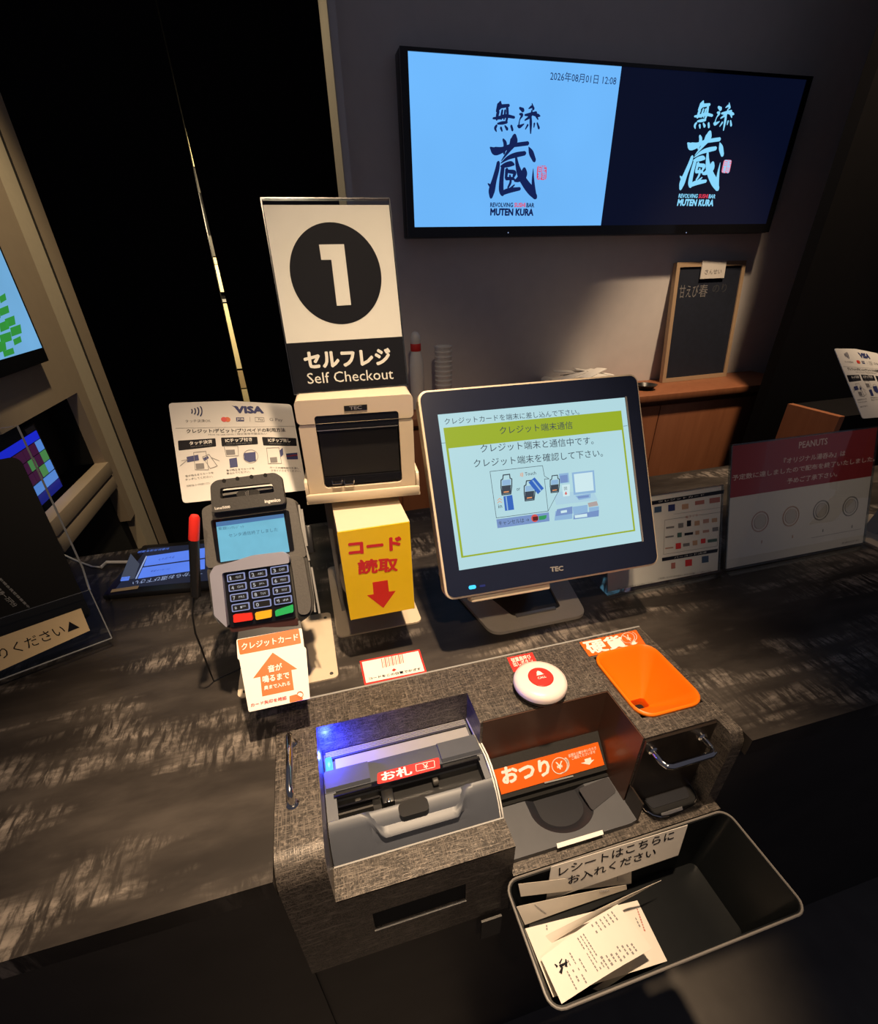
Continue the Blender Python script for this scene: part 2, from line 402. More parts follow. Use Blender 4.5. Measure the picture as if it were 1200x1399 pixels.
# ================================================================== SETTING
struct('floor', MB().box(-2.6, 3.4, -2.2, 3.2, -CT-.05, -CT), 'floor')
struct('wall_back', MB().box(.1917, 3.3, 1.55, 1.62, -CT, 1.85), 'wall')
struct('trim_1', MB().box(.1730, .1748, 1.454, 1.62, -CT, 1.85), 'cream_trim')
struct('trim_2', MB().box(.1750, .1915, 1.456, 1.62, -CT, 1.85), 'wall')
struct('wall_right', MB().box(1.414, 3.3, 1.20, 1.235, -CT, 1.85), 'wallblack')
# two dark door leaves with a narrow gap that opens on a lit back room
struct('door_1', MB().prism([(-2.5, -CT), (-.265, -CT), (-.265, .085), (-.2490, .95), (-.2490, 1.85), (-2.5, 1.85)], -.03, 0, Frame((0, 2.2, 0), (1, 0, 0), (0, 0, 1))), 'wallblack')
struct('door_2', MB().prism([(-.238, -CT), (.60, -CT), (.60, 1.85), (-.2455, 1.85), (-.2455, .95), (-.238, .085)], -.03, 0, Frame((0, 2.2, 0), (1, 0, 0), (0, 0, 1))), 'wallblack')
struct('wall_far', MB().box(-1.5, .8, 2.80, 2.84, -CT, 1.85), 'wallblack')
def backroom():
    l = bpy.data.lights.new('back_room_lamp', 'POINT'); l.energy = 26; l.color = (1, .82, .5); l.shadow_soft_size = .05
    o = bpy.data.objects.new('back_room_lamp', l); COL.objects.link(o); o.location = (-.25, 2.45, .72+CT)
    F = Frame((0, 2.796, 0), (1, 0, 0), (0, 0, 1))
    T = Thing('back_room_shelving', (-.30, 2.79, -CT), 'pale lit shelving seen through the narrow gap between the black doors', 'shelving')
    for v0, v1, m in ((178, 229, 'roomlit'), (231, 264, 'groove'), (322, 350, 'groove'), (352, 361, 'goldtint'), (362, 399, 'roomlit'), (409, 413, 'lightgrey'), (415, 505, 'roomlit'), (508, 532, 'goldtint'), (534, 640, 'roomlit')):
        b0 = F.px(295, v1)[1]; b1 = F.px(295, v0)[1]
        T.part('lit_panel', MB().box(-.52, -.10, b0, b1, -.02, .02, F), m)
    for x in (-.54, -.08): T.part('upright', MB().box(x-.02, x+.02, -CT, 1.4, -.004, .03, F), 'groove')
backroom()

# ------------------------------------------------------------------ counter with the cut-out for the cash machine
UX0, UX1, UY0, UY1 = -.111, .487, .272, .507
T = Thing('counter', (.3, .7, -CT), 'long dark streaked laminate counter carrying the checkout equipment', 'counter')
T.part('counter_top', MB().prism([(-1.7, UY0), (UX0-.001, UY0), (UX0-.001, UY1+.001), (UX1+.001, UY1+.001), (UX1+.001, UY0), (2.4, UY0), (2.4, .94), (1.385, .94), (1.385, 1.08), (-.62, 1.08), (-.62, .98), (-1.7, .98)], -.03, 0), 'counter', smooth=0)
T.part('front_panel', MB().box(-1.7, 2.4, .288, .31, -CT, -.26), 'fascia', smooth=0)
T.part('front_panel', MB().box(-1.7, UX0-.002, .285, .335, -CT, -.031), 'fascia', smooth=0)
T.part('front_panel', MB().box(UX1+.002, 2.4, .285, .335, -CT, -.031), 'fascia', smooth=0)
T.part('back_panel', MB().box(-.60, 1.38, 1.03, 1.05, -CT, -.031), 'fascia', smooth=0)

# ================================================================== BACK WALL
# wide wall display
TVF = Frame((0, 1.50, 0), (1, 0, 0), (0, 0, 1))
def tv():
    a = ony(545, 62, 1.5); b = ony(1050, 318, 1.5); x0, x1, z0, z1 = a.x, b.x, b.z, a.z
    T = Thing('wall_display', ((x0+x1)/2, 1.549, z0), 'wide black wall display, one half glowing blue, the other half dark', 'display')
    T.part('case', MB().rbox(x0, x1, 1.504, 1.549, z0, z1, .004), 'black')
    sx0, sz1 = TVF.px(557, 70); sx1, sz0 = TVF.px(823, 308); sx1 = TVF.px(849, 95)[0]; ex1 = x1-(sx0-x0)
    T.part('bezel', MB().ring([(x0+.001, z0+.001), (x1-.001, z0+.001), (x1-.001, z1-.001), (x0+.001, z1-.001)], [(sx0, sz0), (ex1, sz0), (ex1, sz1), (sx0, sz1)], -.004, .003, TVF), 'blackgloss', smooth=0)
    s = T.part('lit_screen', MB().box(sx0, sx1, sz0, sz1, -.004, .0005, TVF), 'tvscreen', smooth=0)
    d = T.part('dark_screen', MB().box(sx1, ex1, sz0, sz1, -.004, .0005, TVF), 'tvdark', smooth=0)
    ptext(T, TVF, '2026年08月01日 12:08', 752, 103.5, 842, 110.5, 'tvink', s, hpx=13, c=.001)
    k = 7.771; Z = lambda x, y: TVF.px(640+x/k, 120+y/k)
    strokes = [[(340,150,18),(330,190,50),(300,250,18)],[(330,200,30),(430,188,22)],[(262,325,14),(330,318,26),(400,300,26),(487,315,20)],[(318,250,26),(308,290,28),(300,340,18)],
      [(360,240,18),(352,290,20),(348,335,14)],[(390,240,18),(385,290,20),(378,335,14)],[(412,215,26),(415,290,24),(400,370,20)],[(310,382,14),(360,374,24),(410,367,18)],
      [(300,400,18),(285,430,24),(297,465,10)],[(345,425,22),(357,460,14)],[(388,405,14),(412,440,26)],[(455,405,22),(468,450,22)],
      [(545,215,18),(580,240,34)],[(545,280,16),(570,290,24),(545,340,10),(535,400,14)],[(525,405,18),(545,412,26),(590,385,8)],
      [(640,222,8),(670,202,22)],[(675,168,8),(690,225,26)],[(600,290,14),(650,285,26),(720,265,22)],[(675,240,14),(660,300,24),(600,345,12)],
      [(690,280,24),(740,295,24),(760,300,10)],[(660,300,20),(662,380,26),(660,485,12)],[(720,300,20),(738,335,12)],[(630,395,18),(605,440,10)],[(700,380,18),(695,420,10)],[(730,375,14),(748,430,22)],
      [(232,635,14),(280,672,62),(360,660,46),(440,620,30),(540,602,32),(632,590,32)],[(370,550,20),(390,600,36),(378,700,18)],[(490,515,46),(480,570,76),(435,655,36),(350,775,6)],
      [(345,800,8),(420,745,30),(500,715,40),(600,695,34)],[(318,795,34),(305,870,44),(275,980,50),(248,1090,66),(240,1160,34)],[(208,1018,10),(250,1060,40)],
      [(345,835,14),(390,822,38),(450,808,42),(482,815,20)],[(365,845,38),(352,960,44),(348,1080,50),(362,1130,40)],[(408,870,36),(398,960,26)],
      [(425,888,28),(490,900,34),(478,945,24)],[(400,965,28),(470,965,24),(500,990,8)],[(440,930,18),(447,1000,24),(420,1060,18)],[(360,1118,38),(430,1092,42),(545,1072,28)],[(488,1032,12),(430,1085,24)],
      [(505,740,22),(520,830,40),(548,920,60),(600,1010,70),(660,1090,74),(712,1162,44)],[(592,870,46),(585,925,72),(530,972,46),(490,990,16)],[(688,860,5),(685,960,24),(690,1060,38),(702,1130,36)],[(640,630,8),(665,690,48),(700,772,36)]]
    pa, pb = TVF.px(669.9, 290), TVF.px(925.7, 277); D = (pb[0]-pa[0], pb[1]-pa[1])
    m0 = Z(480, 800); m1 = Z(481, 800); su = (m1[0]-m0[0])
    for par, off, ink, red, pink in ((s, (0, 0), 'tvink', 'tvred', 'tvred'), (d, D, 'tvwhite', 'tvred', 'tvpink')):
        mb = MB()
        for i, st in enumerate(strokes):
            ribbon(mb, TVF, [(Z(x, y)[0]+off[0], Z(x, y)[1]+off[1], w_*su*1.02) for x, y, w_ in st], c=.0010+.00001*i)
        T.part('brush_characters', mb, ink, par, smooth=0)
        def tx(body, x0, y0, x1, y1, mt, h, bold=.0, c=.001):
            p, q = Z(x0, y0), Z(x1, y1); T.part('lettering', put_text(MB(), TVF, body, p[0]+off[0], p[1]+off[1], q[0]+off[0], q[1]+off[1], h*su*1.04, bold, c), mt, par, smooth=0)
        tx('REVOLVING', 232, 1242, 474, 1244, ink, 36, .03); tx('SUSHI', 488, 1244, 606, 1245, red, 36, .03); tx('BAR', 616, 1246, 700, 1247, ink, 36, .03)
        tx('MUTEN KURA', 232, 1318, 692, 1322, ink, 60, .05)
        q = [Z(x, y) for x, y in ((732, 825), (832, 828), (826, 980), (724, 975))]
        T.part('seal', MB().prism(rpoly([(p[0]+off[0], p[1]+off[1]) for p in q], .006), .0005, .0010, TVF), pink, par, smooth=0)
        for body, x0, y0, x1, y1 in (('回転', 740, 868, 822, 872), ('寿司', 736, 936, 818, 940)): tx(body, x0, y0, x1, y1, 'tvscreen' if par is s else 'tvwhite', 62, .02, .0014)
    for u in (694, 937): a_ = TVF.px(u, 318); T.part('indicator', MB().lathe([(.0015, .003), (.0015, .0035)], Frame(TVF.at(*a_), TVF.ex, TVF.ey), 8), 'tablettext')
tv()

# low wooden cabinet under the display
def cabinet():
    y0, y1, zt = 1.345, 1.548, .165
    T = Thing('wooden_cabinet', (.95, 1.44, -CT), 'low red-brown wooden cabinet against the grey back wall', 'cabinet')
    T.part('body', MB().box(.215, 1.69, y0+.022, y1, -CT, zt-.022), 'wood')
    T.part('top', MB().rbox(.208, 1.70, y0-.012, y1, zt-.022, zt, .002), 'wood')
    sx = ony(905, 547, y0).x
    for x in (sx-.90, sx-.45, sx, sx+.45):
        T.part('door', MB().rbox(max(x+.0015, .216), min(x+.45-.0015, 1.69), y0, y0+.020, -.70, zt-.040, .0015), 'wood')
    T.part('plinth', MB().box(.22, 1.68, y0+.03, y0+.05, -CT, -.705), 'black')
cabinet()
def chalkboard():
    F = Frame((1.389, 1.487, .1655), (1, .04, 0), (0, .052, .385)); w_, h, f = .288, .372, .014
    T = Thing('chalkboard', (1.389, 1.49, .165), 'tall dark chalkboard in a pale wood frame leaning on the back wall', 'chalkboard')
    T.part('board', MB().box(-w_/2+f*.8, w_/2-f*.8, f*.8, h-f*.8, -.010, -.004, F), 'chalkboard')
    for a in ((-w_/2, w_/2, 0, f), (-w_/2, w_/2, h-f, h), (-w_/2, -w_/2+f, f, h-f), (w_/2-f, w_/2, f, h-f)): T.part('frame_rail', MB().box(*a, -.016, 0, F), 'lightwood')
    T.part('paper_clip_note', MB().box(-.045, .055, h-.050, h+.004, 0, .003, F), 'paperdim')
    T.part('lettering', put_text(MB(), F, '甘えび', -.118, h-.085, -.04, h-.085, .038, 0, -.0035), 'greyink', smooth=0)
    T.part('lettering', put_text(MB(), F, '春', -.036, h-.085, .0, h-.085, .038, 0, -.0035), 'greyink', smooth=0)
    T.part('lettering', put_text(MB(), F, 'のり', .020, h-.080, .080, h-.080, .026, 0, -.0035), 'chalkfaint', smooth=0)
    T.part('lettering', put_text(MB(), F, 'さんせい', -.030, h-.030, .040, h-.030, .014, 0, .0035), 'greyink', smooth=0)
pm('chalkfaint', (.05, .052, .06), .7); chalkboard()
def small_things():
    T = Thing('squeeze_bottle', (.333, 1.45, .165), 'white bottle with a red neck ring at the end of the wooden cabinet', 'bottle')
    B = Frame(T.loc, (1, 0, 0), (0, 1, 0))
    T.part('body', MB().lathe([(.019, 0), (.021, .004), (.021, .125), (.019, .145), (.013, .168)], B, 24), 'white')
    T.part('neck_ring', MB().lathe([(.0145, .166), (.0155, .168), (.0155, .184), (.0145, .186)], B, 24), 'redprint')
    T.part('cap', MB().lathe([(.0135, .186), (.0150, .195), (.0145, .206), (.010, .214), (.003, .218)], B, 24), 'white')
    T = Thing('paper_cup_stack', (.417, 1.45, .165), 'tall stack of white paper cups beside the white bottle', 'cups')
    B = Frame(T.loc, (1, 0, 0), (0, 1, 0))
    for i in range(9): T.part('cup', MB().lathe([(.019, .0135*i), (.0255, .0135*i+.062), (.027, .0135*i+.064), (.027, .0135*i+.067), (.024, .0135*i+.067), (.0235, .0135*i+.060)], B, 24), 'white')
    # serving trays with paper-wrapped items
    c = ony(795, 512, 1.45); T = Thing('serving_tray_stack', (c.x, 1.45, .165), 'stack of round white serving trays on the wooden cabinet', 'trays')
    B = Frame(T.loc, (1, 0, 0), (0, 1, 0)); n = max(3, int((c.z-.005-.165)/.014))
    for i in range(n): T.part('tray', MB().lathe([(.105, .014*i), (.125, .014*i+.010), (.131, .014*i+.013), (.131, .014*i+.0155), (.122, .014*i+.0135), (.104, .014*i+.005)], B, 32), 'white')
    zt = .165+.014*n+.006
    for i, (dx, dy, an) in enumerate(((-.05, .0, 10), (-.01, .03, -25), (.03, -.02, 35), (.055, .02, -8), (.02, .05, 15))):
        ca, sa = math.cos(rad(an)), math.sin(rad(an)); P = Vector((c.x+dx, 1.45+dy, zt+.002*i)); F = Frame(P, (ca, sa, .10*(-1)**i), (-sa, ca, 0))
        N = Thing('folded_napkin', P, ['folded white napkin lying leftmost on the tray stack', 'folded white napkin crossing the middle of the tray stack', 'folded white napkin standing askew on the tray stack', 'folded white napkin lying rightmost on the tray stack', 'folded white napkin at the back of the tray stack'][i], 'napkin', 'napkins on the tray stack')
        N.part('sheet', MB().sheet([[F.at(a, b, .004+.010*math.sin(9*a+i)+.004*math.cos(40*b)) for a in np.linspace(-.07, .07, 9)] for b in (-.018, -.006, .006, .018)], .002), 'paper', smooth=60)
    p = onz(884, 517, .165); q = Vector((1.13, 1.42, .165)); T = Thing('sauce_dish', q, 'small black dish on the wooden cabinet beside the chalkboard', 'dish')
    T.part('bowl', MB().lathe([(.02, 0), (.032, .012), (.036, .016), (.033, .016), (.02, .004)], Frame(q, (1, 0, 0), (0, 1, 0)), 24), 'black')
    # wooden end panel in front of the dark wall
    T = Thing('side_cabinet', (1.56, 1.05, -CT), 'dark cabinet with an orange-brown wooden end panel by the black wall', 'cabinet')
    T.part('end_panel', MB().box(1.405, 1.424, .955, 1.115, -CT, .16), 'wood'); T.part('body', MB().box(1.424, 1.75, .96, 1.115, -CT, .158), 'wallblack')
small_things()

# ================================================================== LEFT: panel with staff displays
def left_panel():
    X = -.6; F = Frame((X, 0, 0), (0, 1, 0), (0, 0, 1))
    Y = lambda u, v: F.px(u, v)
    rt = Y(106, 536); rb = Y(141, 625); ry = (rt[0]+rb[0])/2; rz1 = rt[1]; rz0 = Y(120, 657)[1]
    yp = Y(153, 624)[0]; yg0 = Y(169.5, 624)[0]; yg1 = Y(173, 624)[0]; ye = Y(186, 624)[0]
    T = Thing('display_panel', (X-.03, 1.4, -CT), 'tan upright panel with a bright edge post left of the black doors', 'panel')
    y0 = 1.12
    T.part('face', MB().prism([(y0, rz1), (ry, rz1), (ry, rz0), (yp-.05, rz0), (yp-.05, -.12), (yp, -.12), (yp, 1.5), (y0, 1.5)], -.03, 0, F), 'tan', smooth=0)
    T.part('edge_post', MB().box(yp+.0005, yg0, -CT, 1.5, -.04, .0005, F), 'cream_trim')
    T.part('groove', MB().box(yg0, yg1, -CT, 1.5, -.04, -.0015, F), 'groove', smooth=0)
    T.part('back_post', MB().box(yg1, ye, -CT, 1.5, -.04, 0, F), 'tan')
    b = Y(120, 657)[1]; mid = Y(105, 701)[1]; lo = Y(112, 724)[1]
    T.part('ledge', MB().rbox(y0, yp-.052, (b+lo)/2+.003, b, -.03, .006, .002, F), 'tan'); T.part('ledge', MB().rbox(y0, yp-.052, lo, (b+lo)/2-.003, -.03, .004, .002, F), 'tan')
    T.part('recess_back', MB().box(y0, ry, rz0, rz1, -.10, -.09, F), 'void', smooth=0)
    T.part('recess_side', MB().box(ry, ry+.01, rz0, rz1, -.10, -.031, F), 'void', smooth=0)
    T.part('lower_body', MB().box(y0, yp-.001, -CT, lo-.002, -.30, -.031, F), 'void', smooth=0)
    # upper display
    G = F.shift(.022); p = [G.px(u, v) for u, v in ((68, 493), (0, 526), (0, 324))]
    yb1 = p[0][0]; zb0 = p[0][1]; yb0 = y0-.02; zb1 = G.px(0, 324)[1]+.012
    D = Thing('staff_display', (X+.011, (yb0+yb1)/2, zb0), 'black framed display showing green blocks on the tan panel', 'display')
    D.part('case', MB().rbox(yb0, yb1, zb0, zb1, -.0215, 0, .003, G), 'black')
    q = G.px(57, 475); sc = D.part('screen', MB().box(yb0+.02, q[0], q[1], zb1-.02, -.001, .0008, G), 'wallscreen', smooth=0)
    for i, (u, v, w_, h) in enumerate(((4, 425, 12, 10), (12, 440, 13, 12), (4, 446, 12, 12), (20, 452, 14, 12), (6, 462, 15, 12), (22, 466, 10, 8), (0, 474, 12, 14), (10, 482, 14, 8), (2, 408, 8, 9), (-6, 430, 8, 14), (-8, 456, 10, 16))):
        pquad(D, G, [(u-w_/2, v-h/2+2), (u+w_/2, v-h/2-3), (u+w_/2+2, v+h/2-3), (u-w_/2+2, v+h/2+2)], 'screengreen', sc, 'green_block', c=.0012)
    # lower display inside the recess
    G = F.shift(-.055); tr, br = G.px(49, 588), G.px(85, 664); ya = y0+.002; yb = (tr[0]+br[0])/2; za, zb = br[1], tr[1]
    D = Thing('register_display', (X-.06, (ya+yb)/2, rz0), 'small display with maroon and blue button grid inside the dark recess', 'display')
    D.part('case', MB().rbox(ya, yb+.012, rz0+.001, zb+.018, -.03, 0, .003, G), 'black')
    H = zb-za
    def cell(a0, a1, b0, b1, m):  # a measured leftwards from the right edge
        D.part('button', MB().box(max(yb-a1, ya), yb-a0, zb-b1*H, zb-b0*H, 0, .001, G), m, smooth=0)
    cell(0, .30, 0, .13, 'regblue')
    cell(0, .030, .145, .31, 'regsky')
    for i in range(3):
        for j in range(8):
            if j == 0 and i == 0: continue
            if yb-.0325*j < ya+.003: continue
            cell(.0325*j, .0325*j+.030, .145+.18*i+(.0 if i else 0), .145+.18*i+.165, 'reggreen' if (i, j) in ((1, 0), (1, 2), (2, 1)) else ('regsky' if (i, j) == (2, 0) else 'regmaroon'))
    cell(0, .30, .69, .84, 'regsky'); cell(0, .30, .85, 1.0, 'regnavy')
    D.part('sticker', MB().box(yb-.045, yb, zb+.003, zb+.014, 0, .001, G), 'greyink', smooth=0)
left_panel()
# ================================================================== CASH MACHINE in the counter
Z1 = lambda a, b: (360+a/3.3333, 940+b/3.3333)      # enlarged views used while measuring
Z2 = lambda a, b: (640+a/3, 850+b/3)
def cash_machine():
    T = Thing('cash_machine', (.188, .39, -.245), 'dark woven-patterned cash machine with banknote slot, change tray and orange coin funnel', 'cash machine')
    zt = .003; zb = -.245
    # ---- left cheek with rounded front
    arc = [(UY0+.03-.03*math.cos(rad(t)), zt-.03+.03*math.sin(rad(t))) for t in range(0, 91, 15)]
    T.part('left_cheek', MB().profx([(UY1, zt), (UY1, zb), (UY0, zb)]+arc, UX0, -.0585), 'woven')
    # ---- top decks
    T.part('top_deck', MB().box(-.0585, .1625, .451, UY1, zb, zt), 'woven')
    T.part('top_deck', MB().box(.1585, .1625, .395, .451, -.06, zt), 'woven')
    T.part('top_deck', MB().box(.1625, .356, .397, UY1, zb, zt), 'woven')
    hx0, hx1, hy0, hy1 = .3725, .4715, .3405, .4625
    T.part('coin_deck', MB().ring([(.356, .312), (UX1, .312), (UX1, UY1), (.356, UY1)], [(hx0, hy0), (hx1, hy0), (hx1, hy1), (hx0, hy1)], -.10, zt), 'woven', smooth=0)
    T.part('right_cheek', MB().profx([(.312, zt), (.312, zb), (.279, zb), (.279, -.02), (.281, -.008), (.288, zt-.001), (.294, zt)], .4675, UX1), 'woven')
    # ---- lower front with the receipt slot
    sx0, sx1, sz0, sz1 = -.022, .098, -.181, -.136; x0, x1 = -.0585, .1625
    FF = Frame((0, UY0, 0), (1, 0, 0), (0, 0, 1))
    T.part('front_panel', MB().ring([(x0, zb), (x1, zb), (x1, -.081), (x0, -.081)], [(sx0, sz0), (sx1, sz0), (sx1, sz1), (sx0, sz1)], -.036, 0, FF), 'woven', smooth=0)
    T.part('slot_interior', MB().box(sx0-.002, sx1+.002, UY0+.003, UY0+.034, sz0+.0001, sz1-.0001), 'void', smooth=0)
    T.part('slot_lip', MB().box(sx0-.001, sx1+.001, UY0-.0012, UY0+.001, sz0-.0015, sz0+.0005), 'lightgrey')
    T.part('front_ledge', MB().box(x0, x1, UY0, .309, -.083, -.0805), 'woven')
    T.part('ledge_strip', MB().box(x0+.001, x1-.001, .3075, .3095, -.0805, -.0795), 'lightgrey')
    # ---- lower front under the change tray
    T.part('tray_front', MB().box(.1625, UX1, .268, .397, zb, -.1475), 'woven')
    # ---- banknote module
    prof = [(.451, -.09), (.451, -.058), (.4185, -.060), (.414, -.045), (.405, -.0415), (.380, -.041), (.379, -.075), (.346, -.075), (.3445, -.0465), (.340, -.047), (.330, -.053), (.320, -.064), (.3105, -.080), (.3095, -.09)]
    mod = T.part('banknote_module', MB().profx(prof, -.0575, .1575), 'modgrey')
    P = lambda a, b, z: (lambda p: (p.x, p.y))(onz(*Z1(a, b), z))
    # raised shoulders each side of the red sticker
    for a0, a1 in ((-.0555, .002), (.1, .1555)):
        T.part('shoulder', MB().profx([(.4135, -.043), (.410, -.0375), (.3835, -.036), (.3800, -.043)], a0, a1), 'modgrey', mod)
    for a0, a1 in ((-.0575, -.044), (.149, .1575)):
        T.part('slot_end', MB().profx([(.3795, -.09), (.3795, -.041), (.345, -.0465), (.345, -.09)], a0, a1), 'modgrey', mod)
    for i in range(4): T.part('ribbed_bar', MB().box(-.054, .154, .4425+.002*i, .4437+.002*i, -.058, -.0535+.0006*i), 'lightgrey', mod, smooth=0)
    T.part('gap_strip', MB().box(-.054, .154, .4385, .442, -.0590, -.0575), 'void', mod, smooth=0)
    T.part('light_panel', MB().box(-.042, .153, .421, .4385, -.060, -.0555), 'lightgrey', mod)
    T.part('back_channel', MB().box(-.056, .156, .4515, .4535, -.0575, -.048), 'black', mod, smooth=0)
    # black transport behind the slot, with its flap, roller and finger recess
    T.part('slot_floor', MB().box(-.044, .149, .3465, .3785, -.0748, -.062), 'black', mod)
    T.part('slot_flap', MB().prism([(.3780, -.047), (.3785, -.0415), (.3720, -.0395), (.3705, -.045)], -.047, .151, Frame((0, 0, 0), (0, 1, 0), (0, 0, 1))), 'blackgloss', mod)
    T.part('guide_rail', MB().box(-.044, .010, .361, .3635, -.062, -.047), 'blackgloss', mod)
    T.part('guide_rail', MB().box(-.044, .000, .353, .3555, -.062, -.050), 'charcoal', mod)
    for x in (-.022, .082): T.part('roller', MB().lathe([(.004, 0), (.005, .001), (.005, .007), (.004, .008)], Frame((x, .367, -.056), (0, 1, 0), (0, 0, 1)), 14), 'charcoal', mod)
    T.part('sensor_block', MB().rbox(.012, .028, .350, .369, -.062, -.046, .002), 'black', mod)
    T.part('sensor_lens', MB().lathe([(.003, -.046), (.0025, -.0445), (.001, -.044)], Frame((.020, .352, 0), (1, 0, 0), (0, 1, 0)), 12), 'chrome', mod)
    T.part('finger_recess', MB().prism(rrect(.030, .068, .326, .3445, .006), -.055, -.0455), 'black', mod)
    # front lip: two swells with a scooped middle
    rows = []
    for x in np.linspace(-.0565, .1565, 40):
        d = abs(x-.055); k = min(1, max(0, (d-.046)/.022)); k = k*k*(3-2*k)      # 0 in the scoop, 1 outside
        y_c = .343-.020*(1-k); z_c = -.0420-.0155*(1-k)
        row = [Vector((x, .3455, -.0455-.004*(1-k))), Vector((x, y_c, z_c)), Vector((x, y_c-.006, z_c-.0012)), Vector((x, min(.331, y_c-.008), -.0500-.010*(1-k))), Vector((x, .3225, -.0605-.0035*(1-k))), Vector((x, .3135, -.0735)), Vector((x, .3095, -.0800))]
        rows.append(row)
    T.part('front_lip', MB().loft(rows), 'modgrey', mod, smooth=50)
    # white rim along the curved right side
    rim = [(.455, -.052), (.422, -.046), (.394, -.040), (.372, -.0355), (.356, -.038), (.340, -.045), (.326, -.058), (.316, -.071), (.3100, -.0800)]
    for dx in (0, .0032):
        rows = [[Vector((.1572+dx, y, z-.004)), Vector((.1572+dx, y, z)), Vector((.1592+dx, y, z)), Vector((.1592+dx, y, z-.004))] for y, z in rim]
        T.part('side_rim', MB().loft(rows, True, True), 'white', mod)
    T.part('side_wall', MB().profx(rim[::-1]+[(.455, -.1475), (.31, -.1475)], .1590, .1600), 'charcoal', mod)
    # red banknote sticker
    SF = Frame((0, 0, -.0405), (1, 0, 0), (0, 1, 0))
    st = T.part('red_sticker', MB().prism(rpoly([SF.px(*Z1(a, b)) for a, b in ((519, 388), (800, 316), (806, 372), (519, 440))], .003), 0, .0005, SF), 'redprint', mod, smooth=0)
    ptext(T, SF, 'お札', *Z1(536, 408), *Z1(676, 374), 'paper', st, hpx=13, bold=.03, c=.0011)
    mb = MB(); pline(SF, [Z1(*p) for p in ((694, 352), (778, 332), (781, 362), (697, 382))], .0008, mb, .0011, True); T.part('note_icon', mb, 'paper', st, smooth=0)
    ptext(T, SF, '￥', *Z1(727, 360), *Z1(752, 354), 'paper', st, hpx=7, c=.0011)
    # blue status lamp
    lx, ly = -.0500, .4235
    T.part('status_lamp', MB().rbox(lx-.0045, lx+.0045, ly-.014, ly+.012, -.058, -.0420, .002), 'blueled', mod)
    l = bpy.data.lights.new('status_lamp_light', 'POINT'); l.energy = 1.0; l.color = (.015, .03, 1); l.shadow_soft_size = .004
    o = bpy.data.objects.new('status_lamp_light', l); COL.objects.link(o); o.parent = T.o; o.location = Vector((lx, ly+.008, -.030))-T.loc
    # ---- change section
    T.part('change_wall', MB().box(.1630, .3555, .3955, .3969, -.10, zt-.001), 'bronze')
    T.part('change_wall', MB().box(.3545, .3559, .313, .3960, -.1470, zt-.001), 'bronze')
    SL = Frame((.26, .385, -.095), (1, 0, 0), (0, .023, .025))      # sloping panel
    T.part('slope_panel', MB().box(-.099, .094, -.042, .016, -.003, 0, SL), 'blackmatt')
    T.part('panel_gap', MB().box(.1630, .3545, .352, .397, -.1465, -.135), 'void', smooth=0)
    g = T.part('orange_strip', MB().prism([SL.px(*Z2(a, b)) for a, b in ((104, 606), (530, 491), (557, 584), (135, 706))], 0, .0012, SL), 'orangeprint', smooth=0)
    S2 = SL.shift(.0012)
    ptext(T, S2, 'おつり', *Z2(136, 632), *Z2(334, 592), 'paper', g, hpx=24, bold=.045)
    for r0, du in ((9.5, 0), (9.5, 4), (9.5, 7)):
        mb = MB(); cx_, cy_ = Z2(374+du, 588-du*.7)
        pline(S2, [(cx_+10.5*math.cos(t), cy_+11*math.sin(t)) for t in np.linspace(0 if du == 0 else -1.0, 2*math.pi if du == 0 else 1.5, 28)], .0011, mb, .0005+.00005*du); T.part('coin_icon', mb, 'paper', g, smooth=0)
    ptext(T, S2, '￥', *Z2(360, 590), *Z2(388, 584), 'paper', g, hpx=11, bold=.02)
    ptext(T, S2, '金額をお確かめいただき', *Z2(410, 548), *Z2(524, 514), 'paper', g, hpx=4.5)
    ptext(T, S2, 'ご確認くださいませ', *Z2(424, 558), *Z2(520, 530), 'paper', g, hpx=4.5)
    pquad(T, S2, [Z2(*p) for p in ((476, 562), (502, 554), (505, 566), (516, 563), (497, 584), (461, 578), (479, 573))], 'paper', g, 'arrow')
    pquad(T, S2, [Z2(*p) for p in ((310, 655), (428, 626), (430, 632), (312, 661))], 'lightgrey', None, 'edge_label', c=.0012)
    # tray with scooped bowl
    tz = -.1475
    cxb, cyb, th = .264, .331, .0095          # tray block with a U-shaped scoop open to the back
    U = lambda r, q: [(cxb+r*math.cos(math.pi+math.pi*k/24), cyb+q*math.sin(math.pi+math.pi*k/24)) for k in range(25)]
    front = [(.345, .2815), (.356, .2835), (.364, .289), (.369, .298), (.371, .310), (.371, .316), (.3545, .3165), (.3545, .3525)]
    tr = T.part('change_tray', MB().prism([(.1665, .3525), (.1665, .2845), (.169, .2825)]+front+[(cxb+.048, .3525)]+U(.048, .038)[::-1]+[(cxb-.048, .3525)], tz, tz+th), 'traygrey')
    rim_ = lambda r, q, z: [Vector((cxb-r, .3525, z))]+[Vector((x, y, z)) for x, y in U(r, q)]+[Vector((cxb+r, .3525, z))]
    T.part('bowl_wall', MB().loft([rim_(.048, .038, tz+th), rim_(.046, .036, tz+th-.0006), rim_(.034, .025, tz+.002)]), 'traydark', tr, smooth=60)
    T.part('bowl_floor', MB().prism([(cxb-.035, .3525)]+U(.035, .026)+[(cxb+.035, .3525)], tz+.0005, tz+.002), 'traydark', tr)
    T.part('clear_flap', MB().prism(rpoly([(.300, .346), (.353, .351), (.352, .327), (.302, .311)], .004), tz+.0098, tz+.0118), 'smokegrey', tr)
    FL_ = flat(tz+th)
    pquad(T, FL_, [Z2(*p) for p in ((362, 908), (550, 852), (555, 870), (366, 928))], 'paper', tr, 'white_label', c=.0004)
    # ---- coin funnel
    zr = .0075
    oo = rrect(.369, .475, .337, .466, .024, 6); n = len(oo); cxm, cym = .422, .4015
